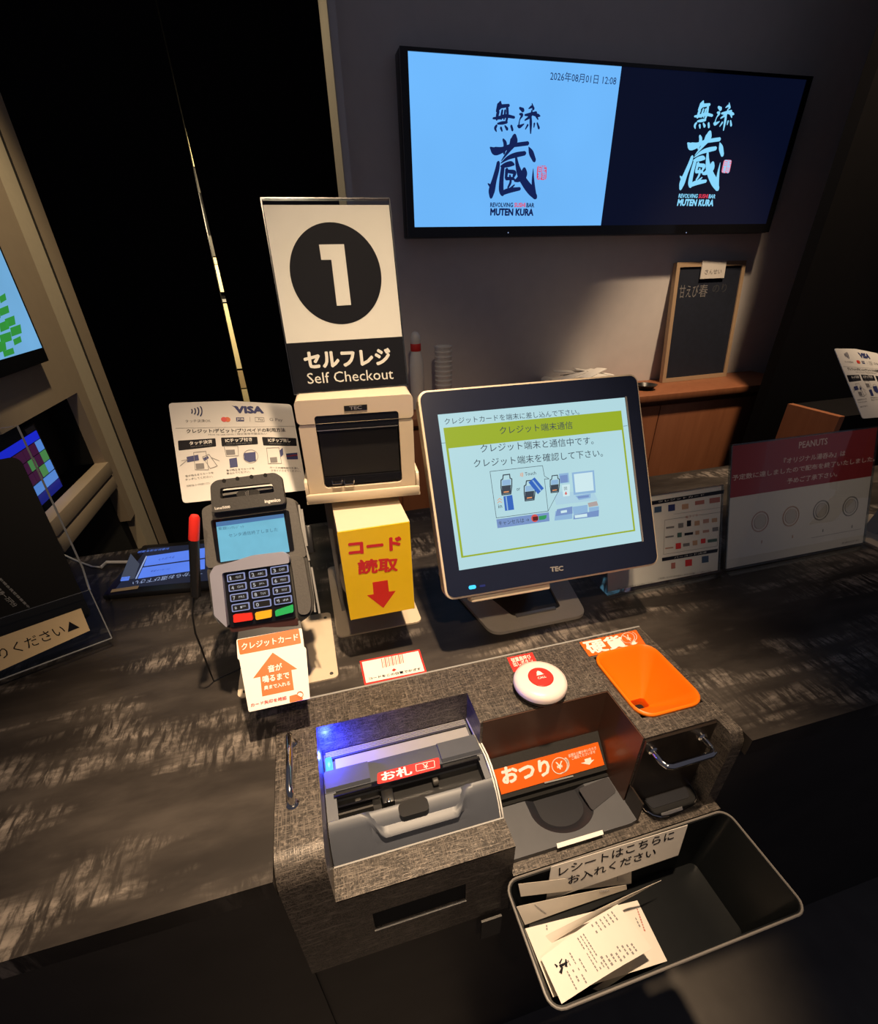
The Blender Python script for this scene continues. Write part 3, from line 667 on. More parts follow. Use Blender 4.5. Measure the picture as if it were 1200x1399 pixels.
    def sc(k, z, cx=cxm, cy=cym): return [Vector((cx+(a-cxm)*k, cy+(b-cym)*k, z)) for a, b in oo]
    hole = [Vector((.429+(a-cxm)*.24, .405+(b-cym)*.14, -.058)) for a, b in oo]
    fun = T.part('coin_funnel', MB().loft([sc(1.0, zt), sc(1.01, zt+.003), sc(1.0, zr), sc(.965, zr+.0012), sc(.93, zr-.001), sc(.90, zr-.006), hole], True), 'orange', smooth=50)
    T.part('funnel_throat', MB().loft([hole, [Vector((p.x, p.y, -.075)) for p in hole]], True), 'orange', fun)
    T.part('throat_floor', MB().prism([(p.x, p.y) for p in hole], -.0735, -.0725), 'void', fun, smooth=0)
    # orange coin label
    D = flat(zt)
    g = pquad(T, D, [Z2(*p) for p in ((455, 84), (688, 33), (727, 92), (495, 142))], 'orangeprint', None, 'coin_label', c=.0008)
    ptext(T, D, '硬貨', *Z2(482, 108), *Z2(638, 78), 'paper', g, hpx=17, bold=.035, c=.0012)
    mb = MB(); cx_, cy_ = Z2(654, 66)
    pline(D, [(cx_+9*math.cos(t), cy_+7*math.sin(t)) for t in np.linspace(0, 6.28, 26)], .0010, mb, .0012); pline(D, [(cx_+3+9*math.cos(t), cy_-1+7*math.sin(t)) for t in np.linspace(-1.2, 1.5, 16)], .0010, mb, .0012)
    T.part('coin_icon', mb, 'paper', g, smooth=0); ptext(T, D, '￥', *Z2(643, 69), *Z2(665, 64), 'paper', g, hpx=7.5, c=.0012)
    pquad(T, D, [Z2(*p) for p in ((668, 84), (684, 80), (687, 86), (694, 85), (682, 97), (662, 91), (671, 89))], 'paper', g, 'arrow', c=.0012)
    # red call label
    g = pquad(T, D, [Z2(*p) for p in ((158, 147), (262, 125), (292, 186), (186, 206))], 'redprint', None, 'call_label', c=.0007)
    ptext(T, D, '従業員呼び', *Z2(176, 159), *Z2(256, 142), 'paper', g, hpx=6, bold=.02, c=.0010); ptext(T, D, '出しボタン', *Z2(184, 176), *Z2(264, 159), 'paper', g, hpx=6, bold=.02, c=.0010)
    # ---- coin return pocket and chrome handle on the right
    T.part('pocket_back', MB().box(.357, .4675, .3085, .3119, -.147, -.001), 'bronzedark')
    T.part('pocket_side', MB().box(.3560, .3585, .283, .3119, -.147, -.10), 'bronzedark')
    hp = [(.371, .312, -.0225), (.371, .300, -.0225), (.371, .290, -.0225), (.3735, .2835, -.0225), (.380, .281, -.0225), (.440, .281, -.0225), (.4465, .2835, -.0225), (.449, .290, -.0225), (.449, .300, -.0225), (.449, .312, -.0225)]
    h = T.part('chrome_handle', MB().tube(hp, .0042, 12), 'chrome')
    for x in (.371, .449): T.part('handle_collar', MB().lathe([(.007, 0), (.007, .002), (.0055, .004)], Frame((x, .3085, -.0225), (1, 0, 0), (0, 0, 1)), 16), 'chrome', h)
    rt = T.part('return_tray', MB().prism(rpoly([(.377, .3085), (.379, .292), (.392, .2795), (.4145, .2775), (.4575, .2835), (.4655, .295), (.4665, .3085)], .008), tz, tz+.006), 'black')
    T.part('return_bowl', MB().prism(rpoly([(.385, .307), (.389, .292), (.452, .292), (.458, .307)], .004), tz+.006, tz+.0068), 'traydark', rt)
    Z5 = lambda a, b: (840+a/6, 960+b/6)
    pquad(T, flat(tz+.0063), [Z5(*p) for p in ((380, 908), (552, 852), (560, 880), (385, 938))], 'paper', rt, 'white_label', c=.0006)
    T.part('tray_rim', MB().tube([(.376, .310, tz+.007), (.378, .293, tz+.007), (.384, .284, tz+.007), (.393, .2785, tz+.007), (.404, .2768, tz+.007)], .0014, 6), 'chrome', rt)
    T.part('tray_rim', MB().tube([(.4665, .3085, tz+.007), (.4655, .297, tz+.007), (.460, .287, tz+.007), (.453, .2835, tz+.007)], .0012, 6), 'chrome', rt)
    # ---- chrome handle on the left cheek
    hp = [(-.0905, .434, zt), (-.0905, .434, zt+.014), (-.0905, .431, zt+.020), (-.0905, .425, zt+.0225), (-.0905, .358, zt+.0225), (-.0905, .352, zt+.020), (-.0905, .349, zt+.014), (-.0905, .349, zt)]
    h = T.part('chrome_handle', MB().tube(hp, .0042, 12), 'chrome')
    for y in (.434, .349): T.part('handle_collar', MB().lathe([(.0075, 0), (.0075, .0015), (.006, .003)], Frame((-.0905, y, zt), (1, 0, 0), (0, 1, 0)), 16), 'chrome', h)
    # thin bright strip along the back edge of the machine
    T.part('back_trim', MB().box(UX0, UX1, UY1-.0022, UY1+.0006, zt, zt+.0008), 'lightgrey', smooth=0)
    T.part('bracket', MB().box(.120, .150, .2645, .2675, -.300, -.2455), 'charcoal')
pm('bronze', (.125, .066, .045), .28, metal=.4, noise=.1); pm('bronzedark', (.028, .020, .016), .3, metal=.3, noise=.1); pm('smokegrey', (.05, .05, .056), .2)
cash_machine()

# ------------------------------------------------------------------ call button
def call_button():
    c = onz(738, 933, .016); c.z = .0042; F = Frame(c, (1, 0, 0), (0, 1, 0))
    T = Thing('call_button', c, 'round white call button with a red centre on the cash machine', 'button')
    T.part('base', MB().lathe([(.030, 0), (.0355, .002), (.0365, .006), (.0365, .009)], F, 40), 'black')
    T.part('body', MB().lathe([(.0365, .0092), (.0385, .0105), (.0385, .015), (.037, .019), (.031, .0225), (.018, .0235)], F, 40), 'buttonwhite', smooth=50)
    k = T.part('red_key', MB().lathe([(.0178, .0230), (.0182, .0242), (.017, .0252), (.006, .0256)], F, 32), 'redkey')
    G = F.shift(.0259)
    T.part('bell_icon', MB().prism([(-.006, .002), (-.0045, .0035), (-.003, .008), (0, .0105), (.003, .008), (.0045, .0035), (.006, .002)], 0, .0002, G), 'paper', k, smooth=0)
    T.part('lettering', put_text(MB(), G, 'CALL', -.0065, -.003, .0065, -.003, None, .02, .0002), 'paper', k, smooth=0)
call_button()

# ------------------------------------------------------------------ receipt bin with discarded receipts
BZ0, BZ1 = -.242, -.140
def bin_():
    T = Thing('receipt_bin', (.317, .196, BZ0-.012), 'black glossy open receipt bin hanging in front of the change tray', 'bin')
    def lvl(i, z, r): return [Vector((a, b, z)) for a, b in rrect(.147+i, .487-i*1.05, .133+i*.6, .262-i*.35, r, 5)]
    th = .003
    def lv2(i, z, r): return [Vector((a, b, z)) for a, b in rrect(.147+i+th, .487-i*1.05-th, .133+i*.6+th, .262-i*.35-th, max(r-th, .002), 5)]
    T.part('shell', MB().loft([lvl(.032, BZ0-.004, .010), lvl(.030, BZ0, .012), lvl(.0, BZ1, .016), lv2(.0, BZ1, .016), lv2(.030, BZ0+.003, .012)], True, True), 'binblack', smooth=40)
    T.part('rim', MB().tube([p+Vector((0, 0, .0005)) for p in lvl(.0, BZ1, .016)], .0015, 6, True), 'rimgrey')
    T.part('hanger', MB().box(.21, .44, .2605, .2675, BZ1-.05, BZ1-.02), 'binblack')
    # paper sign on the inner back wall
    F = Frame((.327, .2560, -.146), (1, 0, 0), (0, .022, .100))
    c = [F.px(*p) for p in ((752, 1182), (938, 1125), (925, 1166), (745, 1228))]
    F2 = F.shift(.004)
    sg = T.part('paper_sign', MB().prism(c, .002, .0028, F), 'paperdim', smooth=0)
    ptext(T, F2, 'レシートはこちらに', 764, 1192, 922, 1141, 'ink', sg, hpx=11, bold=.012, c=.0002-.001)
    ptext(T, F2, 'お入れください', 777, 1204, 897, 1164, 'ink', sg, hpx=11, bold=.012, c=.0002-.001)
pm('rimgrey', (.20, .185, .17), .3); bin_()
def in_bin(u, v, z):
    """the point on this line of sight at height z, raised until it clears the sloping walls of the bin"""
    while True:
        p = onz(u, v, z); d = max(0, (BZ1-z)/(BZ1-BZ0)*.03)
        if z > BZ1+.004 or (.1505+d < p.x < .4835-d*1.05 and .1365+.6*d < p.y < .2580-.35*d): return p
        z += .002
def paper_px(name, label, zs, quad, mat, bend=.0, prints=(), n=8, group='receipts in the bin', swell=0.):
    """one slip: four photo corners, each with its own height"""
    P = [ony(u, v, z) if z > 0 else in_bin(u, v, z) for (u, v), z in zip(quad, zs)]      # positive values give the distance of an upright slip
    def S(s, t):
        p = P[0]*(1-s)*(1-t)+P[1]*s*(1-t)+P[2]*s*t+P[3]*(1-s)*t
        return p+Vector((0, 0, bend*4*s*(1-s)+swell*4*t*(1-t)))
    c = S(.5, .5); c.z = min(p.z for p in P); T = Thing(name, c, label, 'receipt', group)
    sh = T.part('sheet', MB().sheet([[S(s, t) for s in np.linspace(0, 1, n)] for t in np.linspace(0, 1, n)][::-1], .0004), mat, smooth=60)
    for (s0, t0, s1, t1, wd, mt) in prints:          # printed text rows, each a run of short marks
        mb = MB(); a = S(s0, t0); L_ = (S(s1, t1)-a); k = max(2, int(L_.length/.0030)); rng = np.random.RandomState(int(1000*(s0+7*t0)))
        for i in range(k):
            if rng.rand() < .12: continue
            f0, f1 = i/k, (i+.72)/k; h = wd*(.7+.6*rng.rand())
            q0, q1 = (s0+(s1-s0)*f0, t0+(t1-t0)*f0), (s0+(s1-s0)*f1, t0+(t1-t0)*f1)
            up = Vector((0, 0, .0006)); ax = (S(s1, t1)-S(s0, t0)).normalized(); nn = Vector((-ax.y, ax.x, 0)).normalized()*h/2
            A, B = S(*q0)+up, S(*q1)+up; mb.add([A-nn, B-nn, B+nn, A+nn], [(0, 1, 2, 3)])
        T.part('printed_row', mb, mt, sh, smooth=0)
    return T, sh, S
def receipts():
    Z = lambda a, b: (690+a/5, 1170+b/5)
    q = lambda *p: [Z(*x) for x in p]
    b = BZ0+.004
    paper_px('receipt', 'flat bright white receipt lying lowest on the bin floor', (b+.070, b, b, b+.070), q((140, 492), (905, 300), (1110, 715), (330, 962)), 'receipt', 0,
             [(.905, .42-.012*i, .905+.0, .25, .0016, 'greyink') for i in range(1)]+[(.93, .5, .96, .12, .0018, 'redgrey'), (.16, .03, .14, .16, .0018, 'greyink')])
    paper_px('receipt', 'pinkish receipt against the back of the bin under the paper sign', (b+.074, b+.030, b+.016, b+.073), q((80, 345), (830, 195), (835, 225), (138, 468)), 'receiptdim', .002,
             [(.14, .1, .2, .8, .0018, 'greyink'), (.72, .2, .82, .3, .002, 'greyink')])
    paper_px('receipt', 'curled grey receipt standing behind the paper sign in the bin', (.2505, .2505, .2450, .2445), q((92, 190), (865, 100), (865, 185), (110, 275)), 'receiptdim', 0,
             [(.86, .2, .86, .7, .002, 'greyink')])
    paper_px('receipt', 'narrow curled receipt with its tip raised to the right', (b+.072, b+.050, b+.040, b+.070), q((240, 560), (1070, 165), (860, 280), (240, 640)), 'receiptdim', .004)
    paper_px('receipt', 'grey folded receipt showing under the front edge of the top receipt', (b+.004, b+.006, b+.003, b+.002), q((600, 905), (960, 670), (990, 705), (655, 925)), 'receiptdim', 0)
    rows = [(.05+.0, .72, .12, .55, .0016, 'greyink')]
    rows = []
    for i in range(8): rows.append((.50+.048*i, .93-.02*(i % 3), .50+.048*i, .64+.03*((i*5) % 4), .0022, 'greyink'))      # item columns
    for i in range(6): rows.append((.60+.055*i, .26, .60+.055*i, .04+.03*((i*3) % 3), .0018, 'greyink'))
    for i in range(3): rows.append((.40+.03*i*0+.035*i, .86, .40+.035*i, .10, .0013, 'greyink'))
    for i in range(4): rows.append((.16+.05*i, .93-.1*(i % 2), .16+.05*i, .45-.1*(i % 3), .0014, 'greyink'))
    T, sh, S = paper_px('receipt', 'printed receipt with a small logo lying on top in the bin', (b+.084, b+.052, b+.044, b+.086), q((246, 696), (770, 325), (1010, 630), (388, 1008)), 'receipt', .006, rows)
    mb = MB()
    for (s0, t0, s1, t1, w_) in ((.10, .50, .14, .42, .0035), (.12, .38, .20, .40, .003), (.10, .36, .09, .28, .0025), (.17, .46, .20, .33, .003), (.13, .33, .17, .28, .002)):
        A, B = S(s0, t0)+Vector((0, 0, .0007)), S(s1, t1)+Vector((0, 0, .0007)); d = (B-A).normalized(); n_ = Vector((-d.y, d.x, 0))*w_/2; mb.add([A-n_, B-n_*.5, B+n_*.5, A+n_], [(0, 1, 2, 3)])
    T.part('brush_logo', mb, 'ink', sh, smooth=0)
pm('redgrey', (.45, .16, .13), .6); receipts()
# ================================================================== EQUIPMENT ON THE COUNTER
def card_terminal():
    T = Thing('card_terminal', (-.094, .62, 0), 'dark grey card terminal with keypad, lit screen and orange card guide on a cream stand', 'card terminal')
    F = frame((-.0972, .5825, .2014), -4, 28, 0)
    Z = lambda a, b: (260+a/5.4545, 640+b/5.4545); P = lambda a, b: F.px(*Z(a, b))
    def pl(*pts): return [P(*p) for p in pts]
    # stand
    T.part('base_plate', MB().prism(rrect(-.168, -.020, .538, .705, .008), 0, .0025), 'cream')
    for x, y in ((-.158, .548), (-.030, .548), (-.030, .690), (-.158, .690)): T.part('screw', MB().lathe([(.003, .0025), (.0028, .0034)], Frame((x, y, 0), (1, 0, 0), (0, 1, 0)), 10), 'charcoal')
    top = F.at(0, -.01, -.035)
    T.part('column', MB().loft([[Vector((-.094+a*.022, .640+b*.014, z)) for a, b in ((-1, -1), (1, -1), (1, 1), (-1, 1))] if i == 0 else [top+F.ex*a*.022+Vector((0, b*.012, 0)) for a, b in ((-1, -1), (1, -1), (1, 1), (-1, 1))] for i, z in enumerate((.0025, .15))], True, True), 'creamdark')
    # body: upper housing and wider lower holder
    up = rpoly(pl((84, 300), (160, 262), (705, 212), (778, 228), (868, 660), (120, 745)), .006)
    T.part('housing', MB().prism(up, -.034, 0, F), 'termgrey')
    lo = rpoly(pl((118, 745), (190, 700), (740, 628), (868, 650), (922, 1010), (905, 1085), (812, 1160), (310, 1205), (235, 1160), (165, 1080)), .010)
    T.part('lower_holder', MB().prism(lo, -.040, -.002, F), 'charcoal')
    T.part('side_cushion', MB().prism(rpoly(pl((752, 640), (850, 652), (908, 1000), (893, 1078), (815, 1085)), .010), -.004, .008, F), 'termgrey')
    # handle over the contactless window
    R = F.shift(.017); pr = lambda *pts: [R.px(*Z(*p)) for p in pts]
    ho = rpoly(pr((158, 292), (148, 125), (190, 88), (628, 30), (678, 58), (706, 232)), .006, 4); hi = rpoly(pr((222, 226), (220, 152), (240, 146), (596, 108), (612, 122), (628, 176)), .002, 4)
    h = T.part('handle', MB().ring(ho, hi, -.013, 0, R), 'charcoal')
    for x, y in ((252, 92), (352, 76), (457, 62), (560, 50)): T.part('indicator_hole', MB().prism(circle(*R.px(*Z(x, y)), .0026, 12), -.0005, .0003, R), 'void', h)
    win = T.part('contactless_window', MB().prism(rpoly(pl((215, 232), (215, 170), (622, 128), (632, 180)), .004), .001, .0035, F), 'blackgloss')
    pquad(T, F, [Z(*p) for p in ((228, 192), (612, 136), (618, 152), (232, 208))], 'paperdim', win, 'light_strip', c=.0040)
    c = P(437, 188); T.part('contactless_disc', MB().prism(circle(*c, .0150, 32, .0062), .0036, .0044, F), 'termgrey', win)
    for i in range(3):
        mb = MB(); pline(F, [Z(412+10*i+8*math.cos(t), 188+(8+5*i)*math.sin(t)*1.3) for t in np.linspace(-1, 1, 8)], .0007, mb, .0048); T.part('wave_icon', mb, 'paper', win, smooth=0)
    bd = T.part('label_band', MB().prism(rpoly(pr((160, 272), (705, 205), (708, 248), (690, 264), (180, 328), (162, 314)), .003), -.016, .0002, R), 'charcoal')
    ptext(T, R, 'Lane/5000', *Z(184, 298), *Z(298, 286), 'paper', bd, c=.0006, bold=.02); ptext(T, R, 'ingenico', *Z(556, 250), *Z(674, 238), 'paper', bd, c=.0006, bold=.035)
    # screen
    T.part('screen_frame', MB().prism(rpoly(pl((154, 386), (720, 310), (737, 318), (778, 612), (225, 702), (200, 690)), .003), 0, .0012, F), 'blackgloss')
    sc = T.part('screen', MB().prism(pl((195, 402), (697, 338), (742, 620), (230, 698)), .0012, .0020, F), 'termscreen', smooth=0)
    pquad(T, F, [Z(*p) for p in ((195, 402), (697, 338), (701, 366), (199, 436))], 'termbar', sc, 'status_bar', c=.0024)
    ptext(T, F, '東銀ｼﾝｸﾚｼﾞｯﾄ', *Z(212, 450), *Z(404, 432), 'termink', sc, hpx=4.2, c=.0026); ptext(T, F, 'センタ通信終了しました', *Z(290, 500), *Z(655, 454), 'termink', sc, hpx=5, c=.0026)
    # keypad hood and keypad
    T.part('keypad_hood', MB().prism(rpoly(pl((172, 780), (206, 722), (330, 692), (480, 644), (700, 618), (746, 648), (752, 700), (262, 772), (300, 1172), (205, 1082)), .003), .001, .016, F), 'lavender')
    kp = T.part('keypad', MB().prism(rpoly(pl((250, 776), (740, 700), (792, 1108), (312, 1178)), .004), .001, .008, F), 'blackgloss')
    K = F.shift(.008); e = 5.4545
    keys = [('1', 'QZ', 345, 808), ('2', 'ABC', 508, 783), ('3', 'DEF', 668, 752), ('4', 'GHI', 357, 880), ('5', 'JKL', 518, 858), ('6', 'MNO', 677, 828), ('7', 'PRS', 368, 955), ('8', 'TUV', 528, 930), ('9', 'WXY', 685, 903), ('＊', 'F', 380, 1030), ('0', '␣', 540, 1005), ('.,', '#', 695, 978)]
    for d, sub, x, y in keys:
        x -= 4; y += 2
        def kq(w_, h_): return [K.px(*Z(x-w_, y-h_+.15*w_)), K.px(*Z(x+w_, y-h_-.15*w_)), K.px(*Z(x+w_+5, y+h_-.15*w_)), K.px(*Z(x-w_+5, y+h_+.15*w_))]
        k = T.part('key', MB().prism(rpoly(kq(66, 28), .0016), -.001, .0022, K), 'keyglow', kp)
        # dark key face inside the lit border, lettering on it
        m = MB().prism(rpoly(kq(58, 21), .0012), .002, .0026, K); T.part('key_face', m, 'black', kp)
        a, b, a2, b2 = (x-42, y+8, x-18, y+3, ); mb = MB(); p0, p1 = K.px(*Z(a, b)), K.px(*Z(a2, b2)); kw = {'1': .45, '0': .9}.get(d, .8); p1 = (p0[0]+(p1[0]-p0[0])*kw, p0[1]+(p1[1]-p0[1])*kw); put_text(mb, K, d, *p0, *p1, .0050, .02, .0030)
        if sub != '␣': p0, p1 = K.px(*Z(x+2, y)), K.px(*Z(x+44, y-7)); put_text(mb, K, sub, *p0, *p1, .0030, .0, .0030)
        T.part('key_lettering', mb, 'keytext', kp, smooth=0)
    for pts, m in ((((326, 1086), (462, 1074), (474, 1124), (330, 1146)), 'redkey'), (((487, 1072), (610, 1050), (612, 1104), (494, 1126)), 'yellowkey'), (((636, 1056), (768, 1012), (774, 1066), (640, 1100)), 'greenkey')):
        T.part('key', MB().prism(rpoly([K.px(*Z(*p)) for p in pts], .002), -.001, .0045, K), m, kp)
    T.part('card_mouth', MB().prism(rpoly(pl((300, 1172), (798, 1108), (815, 1160), (312, 1215)), .004), -.030, .006, F), 'mouth')
    # bright metal edges of the holder on the right
    for pts in (((800, 268), (845, 560), (880, 690)), ((822, 300), (862, 580)), ((872, 700), (925, 1080)), ((897, 740), (958, 1090))):
        T.part('holder_edge', MB().tube([F.at(*P(*p), -.012) for p in pts], .0016, 6), 'lightgrey')
    T.part('holder_edge', MB().tube([F.at(*P(*p), -.010) for p in ((148, 1040), (165, 1110), (205, 1165))], .0014, 6), 'lightgrey')
    T.part('side_knob', MB().rbox(P(868, 500)[0]-.004, P(868, 500)[0]+.006, P(868, 640)[1], P(868, 420)[1], -.030, -.012, .003, F), 'black')
    # orange and white card guide hanging out of the reader
    C = frame((-.0982, .4884, .0907), 2.7, 53, -2.9); Z4 = lambda a, b: (270+a/3.4286, 830+b/3.4286)
    cg = T.part('card_guide', MB().prism(rpoly([C.px(*Z4(*p)) for p in ((182, 150), (488, 96), (500, 185), (508, 190), (527, 426), (240, 490), (196, 245), (188, 240))], .0022), -.0015, 0, C), 'paper', smooth=0)
    T.part('guide_tongue', MB().prism([C.px(*Z4(*p)) for p in ((185, 150), (486, 97), (480, 60), (190, 112))], -.006, -.0015, C), 'black')
    pquad(T, C, [Z4(*p) for p in ((186, 152), (474, 98), (486, 168), (198, 222))], 'orangeprint', cg, 'orange_band', r=.002)
    ptext(T, C, 'クレジットカード', *Z4(206, 186), *Z4(472, 138), 'paper', cg, hpx=9.5, bold=.025, c=.0010)
    pquad(T, C, [Z4(*p) for p in ((352, 211), (468, 288), (440, 293), (452, 386), (303, 417), (294, 325), (260, 332))], 'orangeprint', cg, 'arrow')
    for body, x0, y0, x1, y1, h in (('音が', 330, 290, 397, 276, 10), ('鳴るまで', 305, 338, 430, 316, 10), ('奥まで入れる', 312, 378, 434, 354, 6)): ptext(T, C, body, *Z4(x0, y0), *Z4(x1, y1), 'paper', cg, hpx=h, bold=.03, c=.0010)
    ptext(T, C, 'カード矢印を確認', *Z4(250, 458), *Z4(418, 422), 'redprint', cg, hpx=5, bold=.02, c=.0010)
    pquad(T, C, [Z4(*p) for p in ((430, 415), (462, 406), (495, 424), (492, 434), (432, 446))], 'orangeprint', cg, 'corner_patch', r=.001)
    mb = MB(); cx_, cy_ = Z4(481, 408); pline(C, [(cx_+4*math.cos(t), cy_+4*math.sin(t)) for t in np.linspace(0, 6.28, 18)], .0009, mb, .001); T.part('ring_icon', mb, 'orangeprint', cg, smooth=0)
    # rear bracket that carries the instruction card
    T.part('rear_bracket', MB().tube([F.at(0, .05, -.034), Vector((-.10, .69, .235)), Vector((-.108, .708, .233))], .006, 8), 'charcoal')
    return T
pm('mouth', (.05, .022, .02), .2, noise=.1)
TERM = card_terminal()

def leaflet():
    TL, TR, BR, BL = [Vector(p) for p in ((-.2048, .8096, .3668), (-.0291, .8424, .3454), (-.0238, .7378, .2290), (-.1994, .7049, .2504))]
    F = Frame((TL+TR+BR+BL)/4, (TR-TL+BR-BL), (TL-BL+TR-BR))
    T = Thing('instruction_card', (-.112, .745, .23), 'white payment instruction card with blue print standing behind the nearest card terminal', 'instruction card')
    Z = lambda a, b: (220+a/5.714, 530+b/5.714)
    cd = T.part('card', MB().prism(rpoly([F.px(*Z(*p)) for p in ((58, 118), (540, 100), (1018, 128), (1142, 798), (170, 900))], .006), -.0012, 0, F), 'paper', smooth=0)
    def tx(b, x0, y0, x1, y1, m='ink', h=None, bold=0.): ptext(T, F, b, *Z(x0, y0), *Z(x1, y1), m, cd, hpx=(h/5.714 if h else None), bold=bold, c=.0004)
    for i in range(4):
        mb = MB(); pline(F, [Z(225+12+20*i+(8+6*i)*math.cos(t)*.9, 184+(16+8*i)*math.sin(t)) for t in np.linspace(-1.1, 1.1, 10)], .0016, mb, .0008); T.part('wave_icon', mb, 'navyink', cd, smooth=0)
    tx('タッチ決済OK', 190, 260, 388, 256, 'greyink', 24); tx('VISA', 574, 170, 800, 172, 'navyink', 58, .06)
    pquad(T, F, [Z(*p) for p in ((552, 138), (600, 146), (606, 160), (588, 160))], 'navyink', cd, 'visa_flick')
    for x, m, c in ((492, 'redprint', .0006), (520, 'orangeprint', .0005)): T.part('logo_disc', MB().prism(circle(*F.px(*Z(x, 247)), .0042, 20), .0001, c, F), m, cd, smooth=0)
    pquad(T, F, [Z(*p) for p in ((586, 230), (648, 230), (650, 262), (588, 262))], 'navyink', cd, 'logo_block'); tx('JCB', 592, 246, 645, 246, 'paper', 20, .02)
    mb = MB(); pline(F, [Z(*p) for p in ((735, 232), (803, 233), (806, 264), (737, 263))], .0006, mb, .0008, True); pline(F, [Z(694, 230), Z(696, 264)], .0005, mb, .0008); pline(F, [Z(115, 316), Z(1040, 300)], .0004, mb, .0008)
    T.part('ruled_lines', mb, 'greyink', cd, smooth=0); tx('Pay', 760, 249, 798, 249, 'ink', 18); tx('G Pay', 848, 250, 950, 254, 'greyink', 30)
    tx('クレジット/デビット/プリペイドの利用方法', 198, 338, 970, 328, 'ink', 32, .02); tx('How to use cards / 暗証番号不要支払い', 370, 364, 828, 357, 'greyink', 16)
    for q, b, bx in ((((132, 412), (425, 393), (432, 457), (138, 490)), 'タッチ決済', (222, 434, 400, 418)), (((468, 388), (752, 382), (758, 440), (476, 458)), 'ICチップ付き', (502, 412, 712, 402)), (((788, 383), (1055, 392), (1062, 454), (800, 450)), 'ICチップ無し', (836, 408, 1010, 412))):
        pquad(T, F, [Z(*p) for p in q], 'ink', cd, 'heading_block', r=.0015); tx(b, *bx, 'paper', 30, .03); tx('insert or touch your card', bx[0]+10, bx[1]+27, bx[2]-4, bx[3]+27, 'greyink', 12)
    mb = MB()
    for q in (((255, 505), (350, 495), (372, 640), (268, 640)), ((492, 455), (600, 455), (606, 530), (510, 535)), ((824, 470), (920, 466), (942, 590), (838, 592)), ((325, 540), (375, 520), (440, 610), (385, 630))): pline(F, [Z(*p) for p in q], .0007, mb, .0008, True)
    pline(F, [Z(160, 570), Z(210, 560), Z(150, 610)], .0006, mb, .0008); pline(F, [Z(395, 545), Z(455, 570)], .0006, mb, .0008)
    cx_, cy_ = Z(700, 535); pline(F, [(cx_+10*math.cos(t), cy_+9*math.sin(t)) for t in np.linspace(0, 6.28, 24)], .0006, mb, .0008)
    T.part('line_drawing', mb, 'greyink', cd, smooth=0)
    for q, m in ((((200, 540), (290, 522), (298, 565), (206, 582)), 'navyink'), (((325, 552), (365, 532), (375, 548), (338, 572)), 'navyink'), (((532, 555), (592, 545), (600, 615), (540, 624)), 'navyink'), (((645, 510), (738, 500), (742, 570), (690, 580), (650, 560)), 'navyink'), (((925, 490), (950, 468), (956, 520), (932, 545)), 'navyink'), (((976, 514), (1064, 506), (1070, 558), (984, 560)), 'navyink'), (((978, 526), (1064, 519), (1066, 531), (979, 539)), 'redprint'), (((270, 592), (335, 588), (340, 630), (275, 634)), 'greyink'), (((505, 485), (575, 482), (580, 520), (512, 524)), 'greyink'), (((850, 545), (905, 540), (910, 580), (856, 584)), 'greyink')):
        pquad(T, F, [Z(*p) for p in q], m, cd, 'picture_shape', c=.0006)
    for b, x0, y0, x1, y1 in (('音が鳴るまでカードを', 190, 690, 410, 662), ('タッチしてください。', 190, 718, 405, 690), ('音が鳴るまでカードを', 510, 645, 728, 628), ('差込んでください。', 512, 668, 695, 652), ('カードの磁気部分を通し', 850, 622, 1078, 628), ('スライドさせてください。', 858, 645, 1090, 650), ('決済完了後にカードをお取りください', 200, 768, 385, 742)): tx(b, x0, y0, x1, y1, 'ink', 16)
    return T
LEAF = leaflet()

def stylus():
    a, b, c = ony(266, 704, .575), ony(265, 737, .572), ony(268, 818, .565)
    T = Thing('stylus_pen', c, 'black stylus pen with a red end beside the card terminal', 'pen')
    T.part('barrel', MB().tube([c, c+(b-c)*.06, b], [.002, .0062, .0062], 12), 'black'); T.part('red_end', MB().tube([b, a+(b-a)*.1, a], [.0064, .0062, .0045], 12), 'redkey')
    pts = [(265, 815, .565), (263, 840, .560), (267, 865, .560), (275, 885, .562), (283, 908, .57), (292, 930, .585)]
    T.part('cord', MB().tube([ony(*p) for p in pts]+[Vector((-.165, .60, .004))], .0014, 6), 'black')
stylus()

